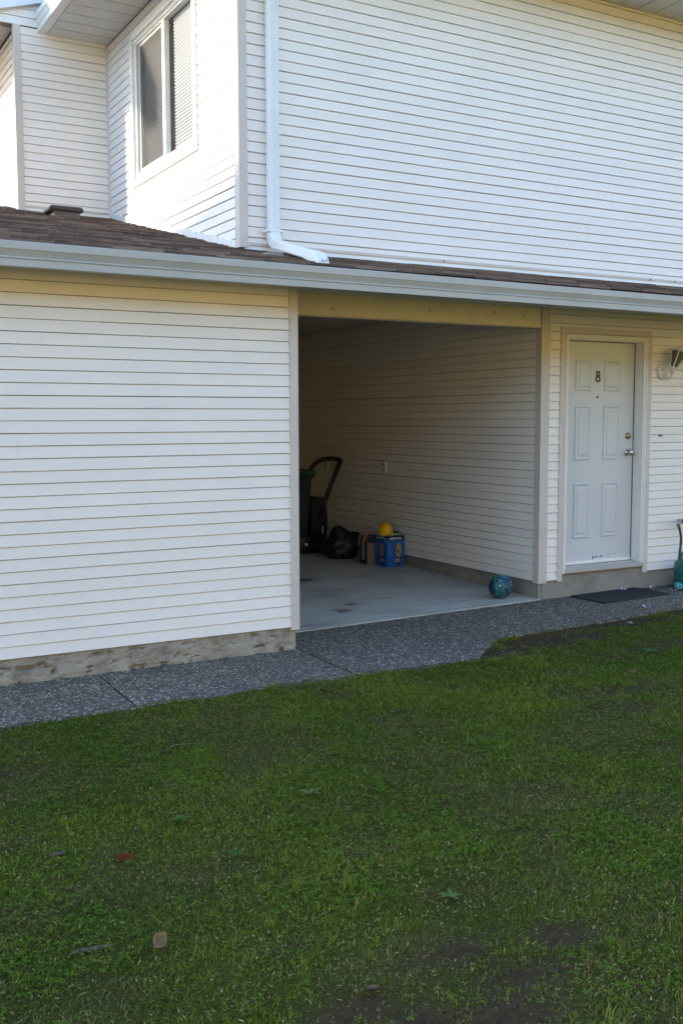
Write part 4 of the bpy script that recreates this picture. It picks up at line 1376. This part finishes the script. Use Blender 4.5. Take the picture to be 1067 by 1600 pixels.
def build_grass():
    x, y, d, b, rg = scatter(1200000, 41)
    clump = fbm2(x * 1.3 + 4, y * 1.3 + 9, 31, 4)
    fine = fbm2(x * 6 + 1, y * 6 + 2, 32, 3)
    worn = np.clip((fbm2(x * 3.3 + 50, y * 3.3 + 20, 34, 4) - .53) * 4, 0, .6)
    keep = (rg.random(len(x)) < .40 + fine * .8) & (rg.random(len(x)) > worn)
    x, y, d, b, clump, fine = (q[keep] for q in (x, y, d, b, clump, fine))
    tx, ty, td, tb, rg2 = scatter(1500, 61)
    kx = np.repeat(tx, 26) + rg2.normal(0, .016, len(tx) * 26); ky = np.repeat(ty, 26) + rg2.normal(0, .016, len(tx) * 26)
    tuft_long = np.repeat(rg2.uniform(1.3, 2.3, len(tx)), 26); tuft_hue = np.repeat(rg2.normal(0, .35, len(tx)), 26)
    n_plain = len(x)
    ok = in_lawn(kx, ky)
    kx, ky, tuft_long, tuft_hue = kx[ok], ky[ok], tuft_long[ok], tuft_hue[ok]
    x = np.concatenate([x, kx]); y = np.concatenate([y, ky]); d = np.hypot(x + 3.2, y + 6.37); b = bare(x, y)
    clump = fbm2(x * 1.3 + 4, y * 1.3 + 9, 31, 4); fine = fbm2(x * 6 + 1, y * 6 + 2, 32, 3)
    longer = np.concatenate([np.ones(n_plain), tuft_long]); hue_off = np.concatenate([np.zeros(n_plain), tuft_hue])
    n = len(x)
    h = longer * (.008 + .019 * rg.random(n) ** 1.5) * (.50 + 1.0 * clump) * (1 - .45 * b)
    tall = rg.random(n) < .03; h[tall] *= 1.6
    w = rg.uniform(.0008, .0017, n) * np.clip(.75 + d * .10, 1., 1.6)
    az = rg.uniform(0, 2 * np.pi, n)
    lean = rg.uniform(.3, 1.7, n)
    dx, dy = np.cos(az), np.sin(az)
    px, py = -dy, dx
    z = ground_z(x, y) - .002
    V = np.zeros((n, 5, 3))
    base = np.stack([x, y, z], -1)
    side = np.stack([px, py, np.zeros(n)], -1) * w[:, None]
    mid = base + np.stack([dx * lean * h * .25, dy * lean * h * .25, h * .55], -1)
    tip = base + np.stack([dx * lean * h * .95, dy * lean * h * .95, h * (1.05 - .33 * lean)], -1)
    V[:, 0] = base - side; V[:, 1] = base + side; V[:, 2] = mid + side * .8; V[:, 3] = mid - side * .8; V[:, 4] = tip
    hue = .5 + (fbm2(x * 1.6 + 30, y * 1.6 + 3, 33, 5) - .5) * 1.7
    G1, G2, G3 = np.array([.090, .155, .017]), np.array([.150, .220, .021]), np.array([.275, .250, .040])
    m1 = np.clip((hue - .35) * 3 + hue_off + rg.normal(0, .25, n), 0, 1)[:, None]
    tint = G1 * (1 - m1) + G2 * m1
    yel = np.clip((clump - .48) * 3. + rg.normal(0, .3, n) , 0, 1)[:, None] * .6
    tint = tint * (1 - yel) + G3 * yel
    dry = rg.random(n) < .03 + .12 * (fine > .60) + .22 * b
    tint[dry] = np.array([.26, .20, .085]) * rg.uniform(.5, 1.2, (dry.sum(), 1))
    patch = fbm2(x * 3.3 + 50, y * 3.3 + 20, 34, 4)
    br = np.clip((patch - .50) * 4.5, 0, .7)[:, None]
    tint = tint * (1 - br) + np.array([.17, .145, .065]) * br
    tint *= rg.uniform(.45, 1.55, (n, 1))
    o = np_mesh('lawn_grass', V, [(0, 1, 2), (0, 2, 3), (3, 2, 4)], 5, tint, M_GRASS)
    tag(o, 'short patchy green lawn grass in front of the walk', 'grass', kind='stuff')
    # clover and other small leaves between the blades
    x, y, d, b, rg = scatter(120000, 42)
    cl = fbm2(x * 2.4 + 14, y * 2.4 + 6, 36, 3)
    k = rg.random(len(x)) < np.clip((cl - .38) * 4, 0.06, 1)
    x, y, d, b = x[k], y[k], d[k], b[k]
    n = len(x)
    z = ground_z(x, y) + rg.uniform(.006, .026, n)
    a = rg.uniform(0, 2 * np.pi, n); r = rg.uniform(.0035, .0090, n)
    V = np.zeros((n, 7, 3)); ctr = np.stack([x, y, z], -1)
    V[:, 0] = ctr
    for q in range(3):
        for s, (da, k2) in enumerate(((-.38, 1.), (.38, 1.))):
            aa = a + q * 2 * np.pi / 3 + da
            V[:, 1 + q * 2 + s] = ctr + np.stack([np.cos(aa) * r * 1.5, np.sin(aa) * r * 1.5, rg.uniform(-.25, .5, n) * r], -1)
    tint = np.array([.095, .180, .018]) * rg.uniform(.6, 1.35, (n, 1)) + np.array([.02, .012, 0]) * rg.random((n, 1))
    o = np_mesh('clover', V, [(0, 1, 2), (0, 3, 4), (0, 5, 6)], 7, tint, M_GRASS)
    tag(o, 'small clover leaves scattered through the lawn grass', 'clover', kind='stuff')
    # dry bits, seed heads and tiny yellow flowers
    x, y, d, b, rg = scatter(120000, 43)
    k = rg.random(len(x)) < .35 + fbm2(x * 3, y * 3, 38, 3) * .8
    x, y = x[k], y[k]; n = len(x)
    z = ground_z(x, y) + rg.uniform(.003, .026, n)
    a = rg.uniform(0, 2 * np.pi, n); l = rg.uniform(.003, .011, n); w = rg.uniform(.001, .0024, n)
    yl = rg.random(n) < .35
    l[yl] = rg.uniform(.0016, .003, yl.sum()); w[yl] = l[yl] * .8
    D = np.stack([np.cos(a), np.sin(a), rg.uniform(-.5, .6, n)], -1); E2 = np.stack([-np.sin(a), np.cos(a), rg.uniform(-.3, .3, n)], -1)
    ctr = np.stack([x, y, z], -1)
    V = np.stack([ctr - D * l[:, None], ctr + E2 * w[:, None], ctr + D * l[:, None], ctr - E2 * w[:, None]], 1)
    tint = np.array([.42, .33, .17]) * rg.uniform(.35, 1.3, (n, 1))
    tint[yl] = np.array([.50, .42, .05]) * rg.uniform(.5, 1.2, (yl.sum(), 1))
    o = np_mesh('dry_grass_bits', V, [(0, 1, 2), (0, 2, 3)], 4, tint, M_GRASS)
    tag(o, 'dry straw bits and tiny yellow flowers in the lawn', 'straw', kind='stuff')
    # crumbs of soil on the bare patches and along the walk
    rg = np.random.default_rng(44)
    x = rg.uniform(-4.0, 5.5, 320000); y = rg.uniform(-5.2, .2, 320000)
    b = bare(x, y)
    k = (rg.random(len(x)) < b * .9) & in_lawn(x, y)
    x, y = x[k], y[k]; n = len(x)
    z = ground_z(x, y); s = rg.uniform(.0015, .011, n) * (rg.random(n) ** 1.2) + .001
    V = np.zeros((n, 4, 3)); ctr = np.stack([x, y, z], -1)
    for q in range(3):
        aa = q * 2.094 + rg.uniform(0, .9, n)
        V[:, q] = ctr + np.stack([np.cos(aa) * s, np.sin(aa) * s, -s * .3], -1)
    V[:, 3] = ctr + np.stack([rg.normal(0, .3, n) * s, rg.normal(0, .3, n) * s, s * .9], -1)
    tint = np.array([.095, .066, .042]) * rg.uniform(.25, 1.9, (n, 1))
    o = np_mesh('soil_crumbs', V, [(0, 1, 3), (1, 2, 3), (2, 0, 3)], 4, tint, grass_mat('soil_crumb', 0.))
    tag(o, 'dark crumbs of bare soil in the worn lawn patches', 'soil', kind='stuff')
build_grass()

# ---- leaves, stones and weeds lying in the lawn
def leaf(x, y, L, W, rz, tilt, m, label, dz=.02, curl=.5, group=None):
    bm = bmesh.new()
    n = 8; rows = []
    for i in range(n + 1):
        t = i / n
        w = W * math.sin(math.pi * min(1, t * 1.02 + .02)) ** .8 * .5
        zc = curl * L * (t - .5) ** 2
        rows.append([bm.verts.new((t * L - L / 2, s * w, zc + abs(s) * w * .5 + .0)) for s in (-1, 0, 1)])
    for A, B in zip(rows, rows[1:]):
        for k in range(2): bm.faces.new((A[k], B[k], B[k + 1], A[k + 1]))
    bmesh.ops.solidify(bm, geom=bm.faces[:], thickness=.0008)
    o = bm_obj('fallen_leaf', bm, m, None, True)
    o.location = (x, y, float(ground_z(x, y)) + dz); o.rotation_euler = (tilt[0], tilt[1], rz)
    tag(o, label, 'leaf', group)
    return o
M_LEAF1 = plain('russet_leaf', (.17, .062, .022), .8, var=.3, nscale=60, spec=.08)
M_LEAF2 = plain('tan_leaf', (.30, .215, .12), .8, var=.3, nscale=50, spec=.08)
M_LEAF3 = plain('grey_brown_leaf', (.19, .135, .09), .85, var=.4, nscale=60, spec=.05)
leaf(-2.093, -2.80, .078, .034, -.35, (.5, .0, 0), M_LEAF1, 'curled russet brown leaf in the left of the lawn', .026, 1.0)
leaf(-2.190, -3.44, .062, .046, .55, (.75, -.45, 0), M_LEAF2, 'pale tan dry leaf standing up near the lower left of the lawn', .028, .9)
leaf(2.69, -.56, .075, .045, .4, (.2, .1, 0), plain('pale_grey_wrapper', (.50, .47, .50), .6), 'crumpled pale grey scrap at the lawn edge below the mat', .025, .9)
leaf(-1.756, -3.99, .05, .04, 1.9, (.1, .2, 0), M_LEAF3, 'grey brown leaf on the bare soil patch', .016, .8)
leaf(1.55, -1.72, .06, .04, .2, (.2, -.1, 0), M_LEAF3, 'small brown leaf in the middle right of the lawn', .024, .7)
leaf(-.35, -1.10, .05, .03, 1.2, (.3, .1, 0), M_LEAF1, 'small dark red leaf in the grass near the walk joint', .024, .8)
def stone(x, y, sx, sy, sz_, rz, c, label, seed):
    m = plain('lawn_stone_%d' % seed, c, .95, var=.4, nscale=60, bump=.8, bdist=.004, spec=.02)
    o = lumpy('lawn_stone', m, sx, sy, sz_, seed, .18, 3., None, False, 3)
    o.location = (x, y, float(ground_z(x, y)) - sz_ * .25 + .004); o.rotation_euler = (0, 0, rz)
    tag(o, label, 'stone')
stone(-2.367, -3.335, .075, .011, .008, -.10, (.11, .088, .062), 'long flat grey stone left of the pale tan leaf', 11)
stone(-2.29, -2.60, .040, .013, .008, -.1, (.10, .082, .06), 'flat dark grey stone at the left side of the lawn', 12)
def twig(x, y, L, rz, label, c=(.13, .10, .075)):
    z = float(ground_z(x, y)) + .028
    d = Vector((math.cos(rz), math.sin(rz), 0)); e = Vector((-d.y, d.x, 0))
    o = tube('fallen_twig', spline([Vector((x, y, z)) + d * L * t + e * L * s + Vector((0, 0, h)) for t, s, h in ((-.5, 0, -.006), (-.2, .05, .004), (.15, -.03, .006), (.5, .04, -.004))], 4), .0022, plain('twig_bark', c, .8), None, 6)
    tag(o, label, 'twig')
twig(-1.454, -1.67, .13, .1, 'thin dry twig in the grass below the walk')
twig(-1.445, -3.92, .06, .8, 'dark forked twig low in the right half of the lawn', (.05, .035, .025))
def weed(x, y, s, n, c, label, seed):
    rg = random.Random(seed)
    r = empty('broadleaf_weed', (x, y, float(ground_z(x, y)) + .004))
    tag(r, label, 'weed')
    m = plain('weed_leaf_%d' % seed, c, .8, var=.35, nscale=60, spec=.08)
    for k in range(n):
        a = k * 2.4 + rg.uniform(-.3, .3); L = s * rg.uniform(.7, 1.15); up_ = rg.uniform(.25, .7)
        d = Vector((math.cos(a), math.sin(a), 0)); e = Vector((-d.y, d.x, 0))
        rows = []
        for i in range(7):
            t = i / 6
            w = L * .17 * math.sin(math.pi * (t ** .8) * .97 + .03)
            c0 = d * L * t + Vector((0, 0, .012 + up_ * L * t * (1 - t * .55)))
            rows.append((c0 - e * w + Vector((0, 0, w * .4)), c0, c0 + e * w + Vector((0, 0, w * .4))))
        V = [p for row in rows for p in row]
        F = [(i * 3 + j, i * 3 + j + 1, i * 3 + j + 4, i * 3 + j + 3) for i in range(6) for j in range(2)]
        mk('weed_leaf', V, F, m, r, True)
weed(-1.80, -2.56, .048, 7, (.060, .115, .020), 'broadleaf weed above the russet leaf in the left lawn', 51)
weed(-1.71, -2.96, .042, 6, (.055, .12, .018), 'small broadleaf weed right of the russet leaf', 52)
weed(-1.19, -2.545, .055, 7, (.085, .13, .035), 'grey green rosette weed in the middle of the lawn', 53)
weed(-1.23, -3.64, .042, 8, (.08, .125, .03), 'pale spiky rosette weed just above the bare soil patch', 54)
weed(2.1, -1.35, .07, 7, (.05, .13, .05), 'low broadleaf weed far right in the lawn', 55)

# ================================================================== unseen buildings added for the light: shading unit left, warm-bounce row behind camera
box('added_shade_wall', -16, -7.0, YD, 8.0, 2.3, 5.2, M_SIDING, house)  # unseen unit added, roof shaped to shade the lawn and window wall
mk('added_shade_roof', [(-16.4, -.04, 5.2), (-6.5, -.04, 5.2), (-6.5, 8.6, 5.2), (-16.4, 8.6, 5.2), (-16.4, 4.2, 5.99), (-6.5, 4.2, 5.99)],
   [(0, 1, 5, 4), (2, 3, 4, 5), (3, 0, 4), (1, 2, 5), (0, 3, 2, 1)], M_SHINGLE, house)
box('added_shade_storage', -16, -4.61, .0, 8.0, -.2, 2.43, M_SIDING, house)
def bounce_row():  # unseen row added to bounce warm sunlight under the eaves
    r = empty('added_bounce_row', (4, -16, LZ))
    tag(r, 'unseen tan townhouse row added behind the camera for warm bounce light', 'house')
    mw = plain('warm_bounce_siding', (.80, .55, .17), .6, var=.06, nscale=2)  # wall colour yellowed to warm the bounced light
    box('wall', -34, 34, -6, 0, -.2, 5.6, mw, r)
    mk('roof', [(-34.5, -6.5, 5.6), (34.5, -6.5, 5.6), (34.5, .5, 5.6), (-34.5, .5, 5.6), (-34.5, -3, 7.6), (34.5, -3, 7.6)], [(0, 1, 5, 4), (2, 3, 4, 5), (3, 0, 4), (1, 2, 5), (0, 3, 2, 1)], M_SHINGLE, r)
    for k in range(8):
        x = -30 + k * 8
        w = box('window', x, x + 1.5, -.01, .05, 3.4, 4.7, M_WHITE, r)
        box('pane', x + .08, x + 1.42, .051, .06, 3.48, 4.62, M_LAMPGLASS, w)
        d = box('door', x + 3, x + 3.95, -.01, .05, 0, 2.1, M_DOOR, r)
        lathe('door_knob', [(0, .06), (.03, .05), (.02, .0), (0, 0)], M_BRASS, d, 10, Matrix.Translation((x + 3.85, .05, 1.0)) @ Matrix.Rotation(-math.pi / 2, 4, 'X'))
bounce_row()
